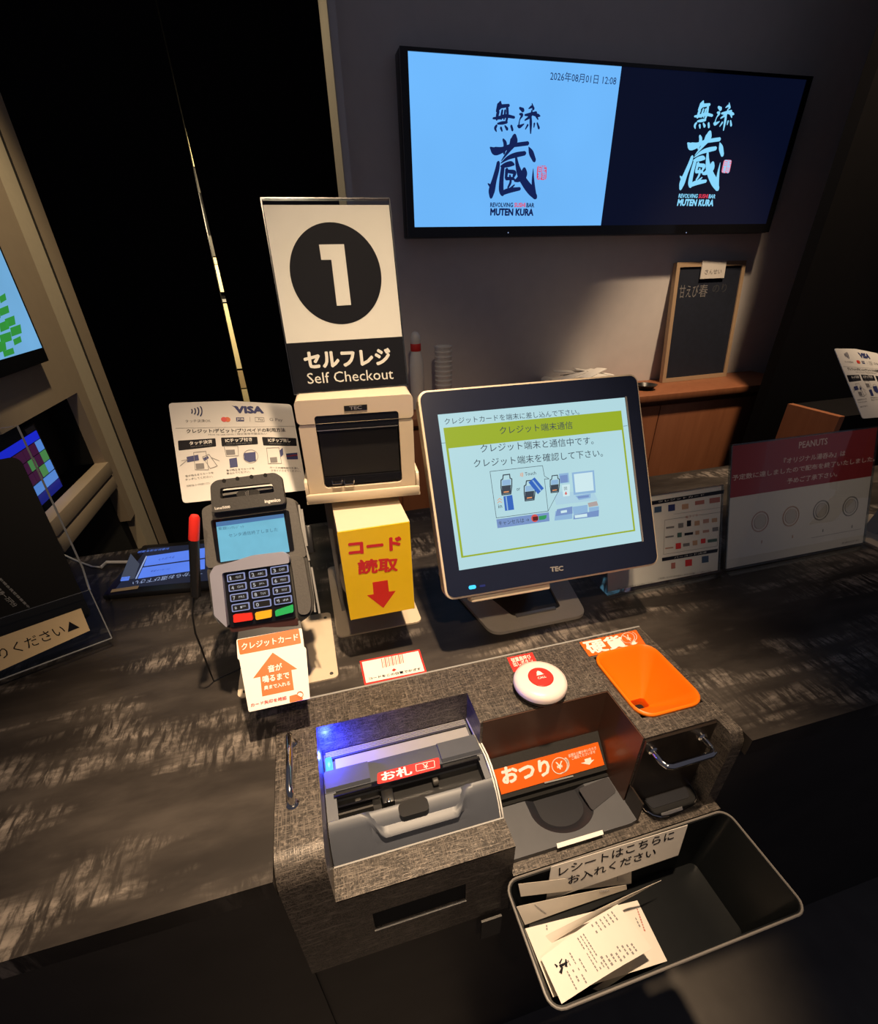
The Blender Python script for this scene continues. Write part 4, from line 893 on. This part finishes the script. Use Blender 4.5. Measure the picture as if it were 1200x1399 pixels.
def printer():
    F = frame((.0598, .6368, .3195), -4.8, 0, -.4); w_, h = .1534, .1318; bot = -h/2
    T = Thing('receipt_printer', F.at(0, bot, -.085), 'beige receipt printer with a wide black front opening below the number sign', 'printer')
    Z = lambda a, b: (390+a/3.683, 520+b/3.683)
    op = [F.px(*Z(*p)) for p in ((146, 180), (570, 150), (590, 495), (575, 512), (215, 546), (198, 530))]
    sz = F.px(*Z(350, 207))[1]
    # body front as a plate with the opening, then the case behind it
    yo0, yo1, xo0, xo1 = F.px(*Z(390, 528))[1], F.px(*Z(360, 165))[1], F.px(*Z(170, 350))[0], F.px(*Z(580, 350))[0]
    T.part('front_frame', MB().ring(rrect(-w_/2, w_/2, bot, sz-.0006, .004), rrect(xo0, xo1, yo0, sz-.0005, .006), -.05, 0, F), 'cream')
    T.part('case', MB().rbox(-w_/2, w_/2, bot, sz-.0006, -.165, -.05, .004, F), 'cream')
    T.part('lid', MB().ring(rrect(-w_/2-.001, w_/2+.001, sz+.0006, h/2+.006, .006), [(a, max(b, sz+.0006)) for a, b in rrect(xo0, xo1, sz-.02, yo1, .004)], -.05, .001, F), 'cream')
    T.part('lid_top', MB().rbox(-w_/2-.001, w_/2+.001, sz+.0006, h/2+.006, -.165, -.048, .005, F), 'cream')
    T.part('opening_back', MB().prism([(xo0-.001, yo0-.001), (xo1+.001, yo0-.001), (xo1+.001, yo1), (xo0-.001, yo1)], -.049, -.034, F), 'black')
    T.part('paper_door', MB().box(xo0+.002, xo1-.002, yo0+.016, sz-.004, -.03, -.006, F), 'doorblack')
    T.part('tear_bar', MB().box(xo0+.001, xo1-.001, sz-.010, sz-.0085, -.03, -.001, F), 'lightgrey')
    T.part('upper_shade', MB().box(xo0+.0002, xo1-.0002, sz-.007, yo1-.0005, -.03, .0002, F), 'blackgloss')
    T.part('door_sill', MB().box(xo0+.001, xo1-.001, yo0+.003, yo0+.015, -.03, -.003, F), 'blackgloss')
    for x in (262, 322):
        a, b = F.px(*Z(x, 518)); T.part('paper_clip', MB().tube([F.at(a-.007, b+.0045, .000), F.at(a-.006, b, .002), F.at(a+.006, b, .002), F.at(a+.007, b+.0045, .000)], .0010, 6), 'chrome')
    lg = pquad(T, F, [Z(*p) for p in ((294, 126), (411, 118), (412, 144), (297, 152))], 'black', None, 'name_plate', c=.0018)
    ptext(T, F, 'TEC', *Z(322, 137), *Z(384, 132), 'greyink', lg, hpx=5, bold=.03, c=.0022)
    bb = F.at(0, bot-.0005, 0)
    # stand: shelf with front lip, side columns, base plate
    S = Thing('printer_stand', (.058, .72, 0), 'beige metal stand carrying the receipt printer above a yellow scanner hood', 'stand')
    S.part('shelf', MB().box(-w_/2-.005, w_/2+.005, bot-.004, bot-.0008, -.17, .010, F), 'cream')
    S.part('front_lip', MB().rbox(-w_/2-.005, w_/2+.005, bot-.004, bot+.010, .0045, .0105, .0025, F), 'cream')
    for sx in (-1, 1): S.part('side_lip', MB().prism(rpoly([(-.17, bot-.004), (.0085, bot-.004), (.0085, bot+.020), (.004, bot+.030), (-.17, bot+.030)], .004), sx*(w_/2+.0005), sx*(w_/2+.0045), Frame(F.o, -F.n*-1, F.ey)), 'cream')
    S.part('base_plate', MB().prism(rrect(-.014, .135, .630, .86, .010), 0, .003), 'cream')
    for x in (.004, .118): S.part('column', MB().box(x-.003, x+.003, .70, .79, .003, bb.z-.004), 'steelgrey')
    S.part('column_back', MB().box(.007, .115, .785, .79, .003, bb.z-.004), 'steelgrey')
    # scanner hood
    x0, x1, y0, y1, z0, z1 = .0115, .1105, .5645, .66, .084, .236
    hd = S.part('scanner_hood', MB().box(x0, x1, y0+.001, y1, z1-.002, z1).box(x0, x0+.002, y0+.001, y1, z0, z1-.002).box(x1-.002, x1, y0+.001, y1, z0, z1-.002), 'cream', smooth=0)
    HF = Frame((0, y0, 0), (1, 0, 0), (0, 0, 1)); q = [HF.px(*p) for p in ((460.6, 727.7), (559.7, 712.8), (566.5, 830.9), (479, 847.2))]
    yf = S.part('yellow_front', MB().prism(rpoly(q, .002), -.0012, 0, HF), 'yellow', smooth=0, label='bright yellow front with red lettering')
    Y = lambda a, b: (400+a/5.4545, 660+b/5.4545)
    ptext(S, HF, 'コード', *Y(414, 490), *Y(812, 445), 'redprint', yf, hpx=19, bold=.05)
    ptext(S, HF, '読取', *Y(484, 628), *Y(786, 603), 'redprint', yf, hpx=20, bold=.035)
    pquad(S, HF, [Y(*p) for p in ((595, 740), (708, 722), (718, 808), (768, 802), (676, 930), (554, 836), (604, 828))], 'redkey', yf, 'arrow')
    S.part('scanner_body', MB().lathe([(.012, 0), (.022, .008), (.024, .03), (.022, .05), (.012, .058)], Frame((.030, .640, .085), (1, 0, 0), (0, 1, 0)), 20), 'cream', hd)
    # number sign standing on the printer
    G = frame((.0641, .7130, .5012), 0, 14, 0); W, Hh = .1588, .2262; zb = F.at(0, h/2+.006, 0).z
    N = Thing('number_sign', (.064, .69, zb), 'clear acrylic sign reading number 1 self checkout on top of the printer', 'sign')
    bz = -Hh/2
    N.part('back_sheet', MB().box(-W/2, W/2, bz, Hh/2, -.0035, -.0015, G), 'acrylic'); N.part('front_sheet', MB().box(-W/2, W/2, bz, Hh/2, .0008, .0022, G), 'acrylic')
    ft = G.at(0, bz, 0)
    N.part('foot', MB().box(-W/2+ft.x, W/2+ft.x, ft.y-.006, ft.y+.062, zb+.0003, zb+.0028), 'acrylic')
    for s in (-1, 1): N.part('edge', MB().box(s*W/2-.0006, s*W/2+.0006, bz, Hh/2, -.0038, .0024, G), 'acrylic_edge')
    N.part('edge', MB().box(-W/2, W/2, bz-.0006, bz+.001, -.0038, .0028, G), 'acrylic_edge'); N.part('edge', MB().box(-W/2, W/2, Hh/2-.0008, Hh/2+.0006, -.0038, .0024, G), 'acrylic_edge')
    S4 = lambda a, b: (350+a/4.512, 250+b/4.512)
    top = G.px(*S4(400, 135))[1]; mid = (G.px(*S4(190, 985))[1]+G.px(*S4(903, 950))[1])/2
    po = N.part('poster', MB().box(-W/2+.0012, W/2-.0012, bz+.0015, top, -.0012, -.0002, G), 'paper', smooth=0)
    N.part('black_band', MB().box(-W/2+.0012, W/2-.0012, bz+.0015, mid, -.0002, .0000, G), 'ink', po, smooth=0)
    c = G.px(*S4(497, 565)); r = abs(G.px(*S4(782, 590))[0]-G.px(*S4(212, 530))[0])/2
    N.part('black_disc', MB().prism(circle(*c, r, 64), -.0002, .0000, G), 'ink', po, smooth=0)
    D = Frame(G.at(0, 0, .0001), G.ex, G.ey)
    N.part('numeral', MB().prism([D.px(*S4(*p)) for p in ((388, 380), (542, 378), (586, 752), (498, 757), (464, 474), (402, 474))], 0, .0003, D), 'paper', po, smooth=0)
    ptext(N, D, 'セルフレジ', *S4(294, 1094), *S4(830, 1068), 'paper', po, hpx=23.5, bold=.045, c=.0003)
    ptext(N, D, 'Self Checkout', *S4(316, 1206), *S4(845, 1176), 'paper', po, hpx=14.5, c=.0003)
pm('doorblack', (.016, .015, .015), .3, noise=.1)
printer()

def monitor():
    F = frame((.3297, .6005, .2522), -1.2, 29, 0)
    T = Thing('touch_monitor', (.33, .62, 0), 'large black-faced touch monitor with a pale green and blue message on its screen', 'monitor')
    c = [F.px(*p) for p in ((566, 532.4), (870.7, 512.4), (900, 771.4), (611.7, 820.7))]
    x0, x1, y0, y1 = (c[0][0]+c[3][0])/2, (c[1][0]+c[2][0])/2, (c[2][1]+c[3][1])/2, (c[0][1]+c[1][1])/2
    sx0, sx1, sy0, sy1 = -.152, .152, -.114, .114
    T.part('case', MB().loft([[F.at(a, b, z) for a, b in rrect(x0+i, x1-i, y0+i, y1-i, .014, 5)] for z, i in ((-.040, .012), (-.030, .002), (-.006, 0), (.001, .0005), (.0022, .003))], True, True), 'cream', smooth=50)
    T.part('bezel', MB().ring(rrect(x0+.0035, x1-.0035, y0+.0035, y1-.0035, .012, 5), rrect(sx0, sx1, sy0, sy1, .0005, 5), -.002, .0032, F), 'monitorbezel')
    s = T.part('screen', MB().box(sx0, sx1, sy0, sy1, -.003, .0024, F), 'posscreen', smooth=0)
    mb = MB().box(sx1, sx1+.003, sy0-.001, sy1+.001, .0010, .0036, F); T.part('screen_edge', mb, 'greyink', s, smooth=0)
    G = F.shift(.0024); Z = lambda a, b: (550+a/3.243, 480+b/3.243); D = lambda a, b: (640+a/6, 620+b/6)
    def tx(b, x0_, y0_, x1_, y1_, m='posink', h=None, q=Z, bold=0., c=.0010): ptext(T, G, b, *q(x0_, y0_), *q(x1_, y1_), m, s, hpx=h, bold=bold, c=c)
    tx('クレジットカードを端末に差し込んで下さい。', 186, 312, 782, 268, h=8.5)
    mb = MB(); pline(G, [Z(173, 407), Z(190, 406)], .0006, mb, .0008); pline(G, [Z(978, 332), Z(995, 330)], .0006, mb, .0008); T.part('ruled_lines', mb, 'posink', s, smooth=0)
    a, b = G.px(*Z(183, 336)), G.px(*Z(1028, 802)); a2, b2 = G.px(*Z(973, 266)), G.px(*Z(258, 910))
    gx0, gx1, gy1, gy0 = (a[0]+b2[0])/2, (a2[0]+b[0])/2, (a[1]+a2[1])/2, (b[1]+b2[1])/2; gh = gy1-(G.px(*Z(200, 424))[1]+G.px(*Z(975, 355))[1])/2
    pn = T.part('message_panel', MB().box(gx0, gx1, gy0, gy1, .0002, .0006, G), 'posgreen', s, smooth=0)
    T.part('message_field', MB().box(gx0+.0032, gx1-.0032, gy0+.0025, gy1-gh, .0006, .0009, G), 'posscreen', s, smooth=0)
    tx('クレジット端末通信', 430, 352, 752, 327, h=10.5, c=.0012); tx('クレジット端末と通信中です。', 345, 432, 845, 395, h=11, c=.0012); tx('クレジット端末を確認して下さい。', 315, 498, 886, 450, h=11, c=.0012)
    # illustration: terminal call-out box
    c0 = .0012
    mb = MB(); pline(G, [D(*p) for p in ((176, 146), (606, 98), (622, 184), (660, 206), (622, 208), (652, 470), (228, 526))], .0007, mb, c0, True); pline(G, [D(652, 470), D(735, 310)], .0006, mb, c0); T.part('callout_outline', mb, 'posink', s, smooth=0)
    def q(pts, m, c=c0, nm='picture_shape'): pquad(T, G, [D(*p) for p in pts], m, s, nm, c=c)
    def term(x, y, k=1.0):
        R = lambda *p: [(x+a*k+.04*0, y+b*k-a*k*.12) for a, b in p]
        mb = MB(); pline(G, [D(*p) for p in R((-26, -70), (26, -70), (30, -38), (44, -30), (44, 30), (36, 92), (-36, 92), (-44, 30), (-44, -30), (-30, -38))], .0016*k, mb, c0+.0002, True); T.part('picture_outline', mb, 'posink', s, smooth=0)
        q(R((-34, -28), (34, -28), (34, 16), (-34, 16)), 'pospale'); q(R((-38, 18), (38, 18), (34, 86), (-34, 86)), 'posink'); q(R((-22, 66), (20, 66), (20, 76), (-22, 76)), 'posorange', c0+.0002)
    term(310, 242); term(500, 290); term(706, 238, .85)
    q(((286, 350), (358, 338), (374, 458), (300, 468)), 'posblue'); q(((302, 352), (312, 350), (326, 462), (316, 464)), 'pospale', c0+.0002)
    q(((490, 235), (540, 194), (616, 284), (568, 332)), 'posblue', c0+.0004); q(((520, 222), (528, 215), (598, 302), (590, 310)), 'pospale', c0+.0006)
    tx('Touch', 462, 168, 552, 156, h=4.5, q=D, c=c0); tx('or', 394, 294, 424, 290, h=3.5, q=D, c=c0); tx('in', 244, 432, 274, 428, h=5, q=D, c=c0)
    mb = MB()
    for dy in (0, 22): pline(G, [D(238, 382+dy), D(254, 366+dy), D(272, 378+dy)], .0009, mb, c0)
    for i in range(3): pline(G, [D(420+9*i+8*math.cos(t), 172+(10+4*i)*math.sin(t)) for t in np.linspace(-1.2, 1.2, 7)], .0008, mb, c0)
    T.part('red_marks', mb, 'posorange', s, smooth=0)
    q(((228, 538), (658, 480), (664, 552), (238, 610)), 'poslav'); tx('キャンセルは →', 246, 572, 496, 540, h=6, q=D, c=c0+.0003)
    T.part('key_halo', MB().prism(circle(*G.px(*D(543, 528)), .0058, 20), c0, c0+.0002, G), 'posred', s, smooth=0); q(((524, 518), (568, 512), (570, 545), (528, 550)), 'darkredlit', c0+.0004); q(((574, 512), (640, 502), (636, 528), (620, 538), (578, 544)), 'posgreenled', c0+.0003)
    # pale picture of the register
    for pts, m in ((((846, 155), (1028, 135), (1042, 318), (862, 338)), 'pospale'), (((862, 168), (1014, 150), (1026, 300), (876, 318)), 'poswhite'), (((740, 165), (818, 156), (826, 235), (750, 245)), 'pospale'), (((748, 180), (810, 172), (814, 232), (754, 240)), 'poslav'), (((765, 258), (830, 250), (828, 345), (776, 352)), 'poswhite'), (((875, 345), (1000, 326), (1000, 362), (905, 380)), 'pospale'), (((890, 350), (985, 338), (985, 356), (900, 368)), 'poslav'),
                   (((712, 470), (850, 440), (850, 532), (704, 548)), 'pospale'), (((725, 455), (850, 432), (852, 490), (712, 512)), 'poslav'), (((755, 468), (805, 460), (806, 480), (757, 488)), 'poswhite'), (((852, 436), (975, 418), (976, 480), (860, 498)), 'pospale'), (((862, 500), (1068, 462), (1066, 512), (858, 538)), 'poslav'), (((868, 504), (970, 490), (972, 516), (872, 528)), 'poswhite'), (((976, 404), (1050, 388), (1062, 424), (985, 438)), 'goldlit'), (((985, 442), (1068, 430), (1068, 462), (990, 478)), 'pospale'), (((700, 360), (740, 310), (1030, 320), (1060, 380), (720, 420)), 'posfaint')):
        q(pts, m, c0+{'posfaint': -.0002, 'pospale': 0, 'poslav': .0001}.get(m, .0002))
    q(((792, 312), (802, 312), (802, 326), (810, 326), (798, 338), (784, 328), (792, 326)), 'posred', c0+.0004); tx('読取', 780, 286, 808, 282, h=5, q=D, c=c0+.0003, m='posink')
    # maker's mark and indicator
    ptext(T, F, 'TEC', *Z(650, 966), *Z(708, 960), 'greyink', None, hpx=7, bold=.05, c=.0040)
    a = F.px(*Z(307, 1044)); T.part('power_lamp', MB().prism([(a[0]+p, a[1]+r_) for p, r_ in rrect(-.0055, .0055, -.0028, .0028, .0025)], .003, .0042, F), 'cyanled')
    a = F.px(*Z(352, 1038)); T.part('status_lamp', MB().prism([(a[0]+p, a[1]+r_) for p, r_ in rrect(-.0045, .0045, -.0016, .0016, .0014)], .003, .0036, F), 'navylit')
    # card tray under the case, neck, base plate with a cut-out
    t0, t1 = F.px(*Z(310, 1118)), F.px(*Z(665, 1065)); yb = y0
    T.part('under_tray', MB().rbox(t0[0], t1[0], yb-.010, yb+.004, -.028, -.004, .003, F), 'cream')
    nb = F.at(0, 0, -.040)
    T.part('neck', MB().loft([[nb+F.ex*a+F.ey*b for a, b in ((-.045, -.05), (.045, -.05), (.045, .03), (-.045, .03))], [Vector((.335+a, .745+b, .14)) for a, b in ((-.045, -.03), (.045, -.03), (.045, .03), (-.045, .03))], [Vector((.335+a, .735+b, .004)) for a, b in ((-.050, -.03), (.050, -.03), (.050, .03), (-.050, .03))]], True, True), 'cream', smooth=0)
    outer = rpoly([(.240, .558), (.418, .558), (.462, .78), (.200, .78)], .022, 6); inner = rpoly([(.292, .590), (.384, .590), (.402, .690), (.262, .690)], .010, 6)
    T.part('base_plate', MB().ring(outer, inner, 0, .006), 'creamdim')
    T.part('base_hinge', MB().box(.296, .372, .586, .592, .006, .0095), 'steelgrey')
em('darkredlit', (.10, .006, .01), 1.0); em('goldlit', (.42, .35, .34), 1.0); em('posfaint', (.40, .62, .74), 1.0); em('navylit', (.01, .02, .12), 1.0); pm('creamdim', (.46, .42, .36), .45)
monitor()

def barcode_sticker():
    F = flat(0); Z = lambda a, b: (270+a/3.4286, 830+b/3.4286)
    c = onz(538, 910); T = Thing('barcode_sticker', c, 'white barcode sticker with a red border on the counter below the yellow hood', 'sticker')
    b = pquad(T, F, [Z(*p) for p in ((760, 252), (1040, 197), (1074, 303), (783, 364))], 'redprint', None, 'red_border', c=.0006)
    pquad(T, F, [Z(*p) for p in ((770, 257), (1034, 205), (1064, 299), (790, 355))], 'paper', b, 'white_field', c=.0008)
    mb = MB()
    for i in range(13):
        x = 862+8.0*i; y = 262-2.0*i; w_ = (.0014, .0007, .0020, .0009)[i % 4]; pline(F, [Z(x, y-19), Z(x+7, y+22)], w_, mb, .0010)
    T.part('bars', mb, 'redgrey', b, smooth=0)
    pquad(T, F, [Z(*p) for p in ((920, 287), (932, 292), (921, 302), (910, 297))], 'redprint', b, 'marker', c=.0010)
    ptext(T, F, 'コードをこの位置でかざす', *Z(803, 336), *Z(1046, 288), 'ink', b, hpx=3.6, bold=.03, c=.0010)
barcode_sticker()

def acrylic_sign(name, label, F, W, H, prints):
    T = Thing(name, F.at(0, 0, 0), label, 'sign')
    T.part('front_sheet', MB().box(-W/2, W/2, 0, H, .0010, .0025, F), 'acrylic'); T.part('back_sheet', MB().box(-W/2, W/2, 0, H, -.0035, -.002, F), 'acrylic')
    b = F.at(0, 0, 0); T.part('foot', MB().box(b.x-W/2, b.x+W/2, b.y-.016, b.y+.06, .0003, .0028), 'acrylic')
    for s in (-1, 1): T.part('edge', MB().box(s*W/2-.0007, s*W/2+.0007, 0, H, -.0036, .0026, F), 'acrylic_edge')
    T.part('edge', MB().box(-W/2, W/2, H-.0007, H+.0007, -.0036, .0026, F), 'acrylic_edge'); T.part('edge', MB().box(-W/2, W/2, -.0005, .001, .0024, .0034, F), 'acrylic_edge')
    p = T.part('poster', MB().box(-W/2+.002, W/2-.002, .002, H-.002, -.0018, -.0002, F), 'paper', smooth=0); prints(T, F, p, W, H)
def notice(T, F, p, W, H):
    Z = lambda a, b: (1040+a/4.5125, 470+b/4.5125); c = .0002
    rb = (F.px(1010, 678)[1]+F.px(1197, 650)[1])/2
    T.part('red_band', MB().box(-W/2+.002, W/2-.002, rb, H-.002, -.0002, 0, F), 'darkred', p, smooth=0)
    for b, x0, y0, x1, y1, h in (('PEANUTS', 233, 624, 410, 598, 9), ('『オリジナル湯呑み』は', 140, 722, 520, 672, 8), ('予定数に達しましたので配布を終了いたしました。', -178, 826, 702, 706, 7.5), ('予めご了承下さい。', 160, 846, 470, 800, 7.5)): ptext(T, F, b, *Z(x0, y0), *Z(x1, y1), 'pinkprint', p, hpx=h, bold=.02, c=c+.0002)
    for x, y, m in ((-5, 1095, 'ringred'), (185, 1062, 'ringorange'), (372, 1025, 'ringgrey'), (552, 1000, 'ringgrey')):
        a = F.px(*Z(x, y)); r = .021
        for k, rr in enumerate((r, r*.93, r*.72)):
            mb = MB().ring(circle(*a, rr, 36), circle(*a, rr*.955, 36), -.0001, c, F); T.part('printed_ring', mb, m, p, smooth=0)
        T.part('printed_disc', MB().prism(circle(*a, r*.66, 30), -.0001, c, F), 'ringfill', p, smooth=0)
        q = F.px(*Z(x+10, y+125)); T.part('printed_mark', MB().box(q[0]-.0012, q[0]+.0012, q[1]-.003, q[1]+.003, -.0001, c, F), m, p, smooth=0)
    mb = MB(); pline(F, [Z(310, 1195), Z(612, 1140)], .0006, mb, c+.0001); T.part('ruled_line', mb, 'greyink', p, smooth=0)
    ptext(T, F, '数に限りがございます', *Z(500, 1228), *Z(605, 1208), 'greyink', p, hpx=2.5, c=c+.0001)
def payments(T, F, p, W, H):
    Z = lambda a, b: (820+a/6.316, 620+b/6.316); c = .0002
    def qd(pts, m, nm='logo_block'): pquad(T, F, [Z(*x) for x in pts], m, p, nm, c=c+.0001)
    qd(((300, 432), (1072, 310), (1068, 342), (300, 466)), 'ink', 'heading_bar'); qd(((535, 898), (1018, 818), (1012, 848), (535, 928)), 'ink', 'heading_bar')
    ptext(T, F, 'クレジットカード', *Z(500, 415), *Z(900, 352), 'paper', p, hpx=2.6, c=c+.0003); ptext(T, F, 'バーコード決済', *Z(640, 896), *Z(920, 848), 'paper', p, hpx=2.6, c=c+.0003)
    mb = MB(); pline(F, [Z(*x) for x in ((558, 572), (740, 545))], .0006, mb, c+.0001); pline(F, [Z(*x) for x in ((870, 528), (1050, 500), (1010, 795), (548, 868), (558, 572))], .0006, mb, c+.0001); pline(F, [Z(640, 520), Z(1090, 455)], .0004, mb, c+.0001); T.part('ruled_lines', mb, 'greyink', p, smooth=0)
    ptext(T, F, '電子マネー', *Z(738, 548), *Z(872, 524), 'redgrey', p, hpx=3.2, c=c+.0001)
    for x, y, w_, h, m in ((500, 480, 62, 50, 'inkblue'), (618, 465, 58, 56, 'navyink'), (735, 455, 56, 44, 'ringorange'), (860, 420, 80, 34, 'redgrey'), (990, 400, 90, 44, 'redgrey'), (605, 635, 70, 16, 'greyink'), (697, 618, 44, 40, 'greyink'), (768, 600, 36, 50, 'ink'), (838, 598, 44, 40, 'ringorange'), (915, 580, 50, 34, 'ringred'), (988, 572, 46, 34, 'ringorange'), (600, 715, 72, 14, 'greyink'), (686, 700, 38, 40, 'greenink'), (766, 690, 74, 22, 'ink'), (840, 680, 34, 34, 'ringorange'), (915, 668, 54, 22, 'ringred'), (995, 650, 50, 34, 'greyink'), (598, 812, 70, 12, 'ringred'), (676, 795, 46, 50, 'redprint'), (745, 784, 56, 26, 'greyink'), (820, 768, 40, 40, 'ringorange'), (890, 752, 40, 40, 'redprint'), (970, 748, 80, 26, 'greenink'), (632, 965, 36, 50, 'redgrey'), (765, 940, 58, 56, 'redprint'), (908, 910, 58, 56, 'inkblue')):
        k = h/2; s = -.14*w_/2; qd(((x-w_/2, y-k-s), (x+w_/2, y-k+s), (x+w_/2, y+k+s), (x-w_/2, y+k-s)), m)
    for b, x0, y0, x1, y1 in (('ご利用いただけるお支払い方法は店舗により異なります', 500, 1078, 960, 1008), ('詳しくは従業員までお尋ねください', 150, 1165, 470, 1105)): ptext(T, F, b, *Z(x0, y0), *Z(x1, y1), 'greyink', p, hpx=2.6, c=c+.0001)
pm('pinkprint', (.85, .62, .56), .6); pm('ringred', (.50, .28, .22), .6); pm('ringorange', (.55, .33, .20), .6); pm('ringgrey', (.26, .25, .23), .6); pm('ringfill', (.62, .58, .52), .7); pm('inkblue', (.04, .08, .16), .6); pm('greenink', (.06, .13, .10), .6)
TL17 = (0, math.sin(rad(17.7)), math.cos(rad(17.7)))
FM = Frame((.9275, .604, .004), (1, -.006, 0), TL17); FM.o.x = (onz(993, 783).x+onz(1180, 745).x)/2
WM = onz(1180, 745).x-onz(993, 783).x; HM = FM.px(1007, 607)[1]
acrylic_sign('acrylic_notice', 'wide acrylic notice with a dark red header at the right end of the counter', FM, WM, HM, notice)
FLs = Frame((.6145, .606, .004), (1, 0, 0), TL17); HL = FLs.px(997, 661)[1]
acrylic_sign('acrylic_payment_sign', 'acrylic sign with rows of small payment logos behind the touch monitor', FLs, .252, HL, payments)

# ------------------------------------------------------------------ left end of the counter
def leaflet_holder():
    B = onz(159, 884); A = onz(0, 945); ex = Vector((B.x-A.x, B.y-A.y, 0)).normalized(); W = .235
    up = Vector((-ex.y*math.sin(rad(20)), ex.x*math.sin(rad(20)), math.cos(rad(20))))
    o = B-ex*W/2; o.z = .0200
    F = Frame(o, ex, up); T = Thing('leaflet_holder', o, 'clear acrylic leaflet holder with a tan label at the left end of the counter', 'leaflet holder')
    L_ = .36; DB = .052
    T.part('back_sheet', MB().box(-W/2, W/2, 0, L_, -DB-.002, -DB, F), 'acrylic')
    T.part('front_sheet', MB().prism([(-W/2, 0), (W/2, 0), (W/2, .088), (-W/2, .088)], -.001, .001, F), 'acrylic')
    for s in (-1, 1): T.part('side_sheet', MB().prism([(0, 0), (.001, .088), (-DB, .12), (-DB, 0)], s*W/2-.001, s*W/2+.001, Frame(F.o, F.n, F.ey)), 'acrylic')
    T.part('bottom', MB().box(-W/2, W/2, -.001, .001, -DB, .001, F), 'acrylic')
    for s in (-1, 1):
        T.part('edge', MB().tube([F.at(s*W/2, 0, 0), F.at(s*W/2, .088, 0)], .0010, 6), 'edgehighlight'); T.part('edge', MB().tube([F.at(s*W/2, .088, .0), F.at(s*W/2, .12, -DB), F.at(s*W/2, L_, -DB)], .0016, 6), 'edgehighlight')
    T.part('edge', MB().tube([F.at(-W/2, 0, 0), F.at(W/2, 0, 0)], .0012, 6), 'edgehighlight'); T.part('edge', MB().tube([F.at(-W/2, .088, 0), F.at(W/2, .088, 0)], .0008, 6), 'acrylic_edge')
    q = [F.px(*p) for p in ((-70, 895), (110.8, 830.7), (123, 861), (-70, 948))]
    lb = T.part('tan_label', MB().prism(q, .0012, .0020, F), 'tape', smooth=0)
    ptext(T, F, 'お取りください▲', -44, 911, 106, 851.5, 'ink', lb, hpx=15, c=.0026)
    BF = Frame(F.at(0, 0, -.030), F.ex, F.ey+F.n*-.05); R = Thing('black_brochure', BF.at(0, .004, 0), 'black brochure with small white print in the acrylic holder', 'brochure')
    x1 = F.px(82, 812)[0]
    pg = R.part('cover', MB().prism(rrect(-W/2+.006, W/2-.014, .040, .315, .012), -.003, .001, BF), 'brochure')
    ptext(R, BF, '新規会員登録募集中', 0, 790, 40, 830, 'lightgrey', pg, hpx=3.0, c=.0016); ptext(R, BF, '食事券一万円分', -8, 800, 22, 828, 'lightgrey', pg, hpx=6, c=.0016)
leaflet_holder()

def tablet():
    a, b = onz(144.8, 811, .012), onz(162.6, 748.5, .012); ang = -8
    ex = Vector((math.cos(rad(ang)), math.sin(rad(ang)), 0)); ey = Vector((-ex.y, ex.x, 0)); F = Frame((a.x, a.y, .012), ex, ey); W, H = .262, (b-a).dot(ey)
    T = Thing('tablet', F.at(W/2, H/2, -.012), 'black tablet with a blue lit screen lying on the counter behind the card terminal', 'tablet')
    T.part('case', MB().rbox(-.006, W+.006, -.006, H+.006, -.0118, 0, .004, F), 'black'); s = T.part('screen', MB().box(.012, W-.012, .014, H-.014, -.001, .0006, F), 'tabletdark', smooth=0)
    Z = lambda p, q: (130+p/7.06, 720+q/7.06); c = .0010
    def qd(pts, m, nm='panel'): pquad(T, F, [Z(*p) for p in pts], m, s, nm, c=c)
    qd(((505, 285), (1060, 205), (1060, 300), (470, 382)), 'tabletblue'); qd(((462, 395), (1060, 312), (1060, 408), (412, 502)), 'tabletblue'); qd(((492, 283), (504, 285), (402, 502), (388, 504)), 'tablettext', 'divider')
    qd(((258, 488), (340, 478), (325, 518), (246, 526)), 'tabletblue', 'button'); qd(((345, 260), (430, 360), (380, 500), (240, 520)), 'tabletgrey', 'picture'); qd(((150, 635), (165, 606), (425, 568), (412, 598)), 'tape', 'strip_label')
    # lettering faces the staff side, so it reads upside down from the front
    for t, x0, y0, x1, y1, m, h in (('下記からお選び下さい', 1040, 440, 362, 545, 'tablettext', 5), ('お会計方法を選択', 715, 212, 415, 246, 'tabletblue', 2.5), ('クレジット', 770, 292, 610, 322, 'regnavy', 3), ('バーコード決済', 725, 408, 540, 432, 'regnavy', 2)): ptext(T, F, t, *Z(x0, y0), *Z(x1, y1), m, s, hpx=h, c=c+.0003)
    C = Thing('charging_cable', onz(120, 770, .002), 'white charging cable running to the tablet', 'cable')
    C.part('wire', MB().tube([onz(u, v, .0022) for u, v in ((85, 757), (100, 764), (112, 769), (126, 774), (138, 775))], .0020, 8), 'white'); C.part('plug', MB().tube([onz(138, 775, .004), onz(146, 768, .006), F.at(-.008, .128, -.006)], .0034, 8), 'white')
tablet()

# the same terminal and instruction card at the next checkout to the right
DX = 1.296
for t, dx, lab, grp in ((TERM, DX, 'card terminal at the right edge of the photo beyond the acrylic notice', 'card terminals of the checkouts'), (LEAF, DX+.004, 'white instruction card at the far right edge in front of the black wall', 'instruction cards of the checkouts')):
    t.o['group'] = grp
    o = copy_tree(t.o); o.location.x += dx; o['label'] = lab
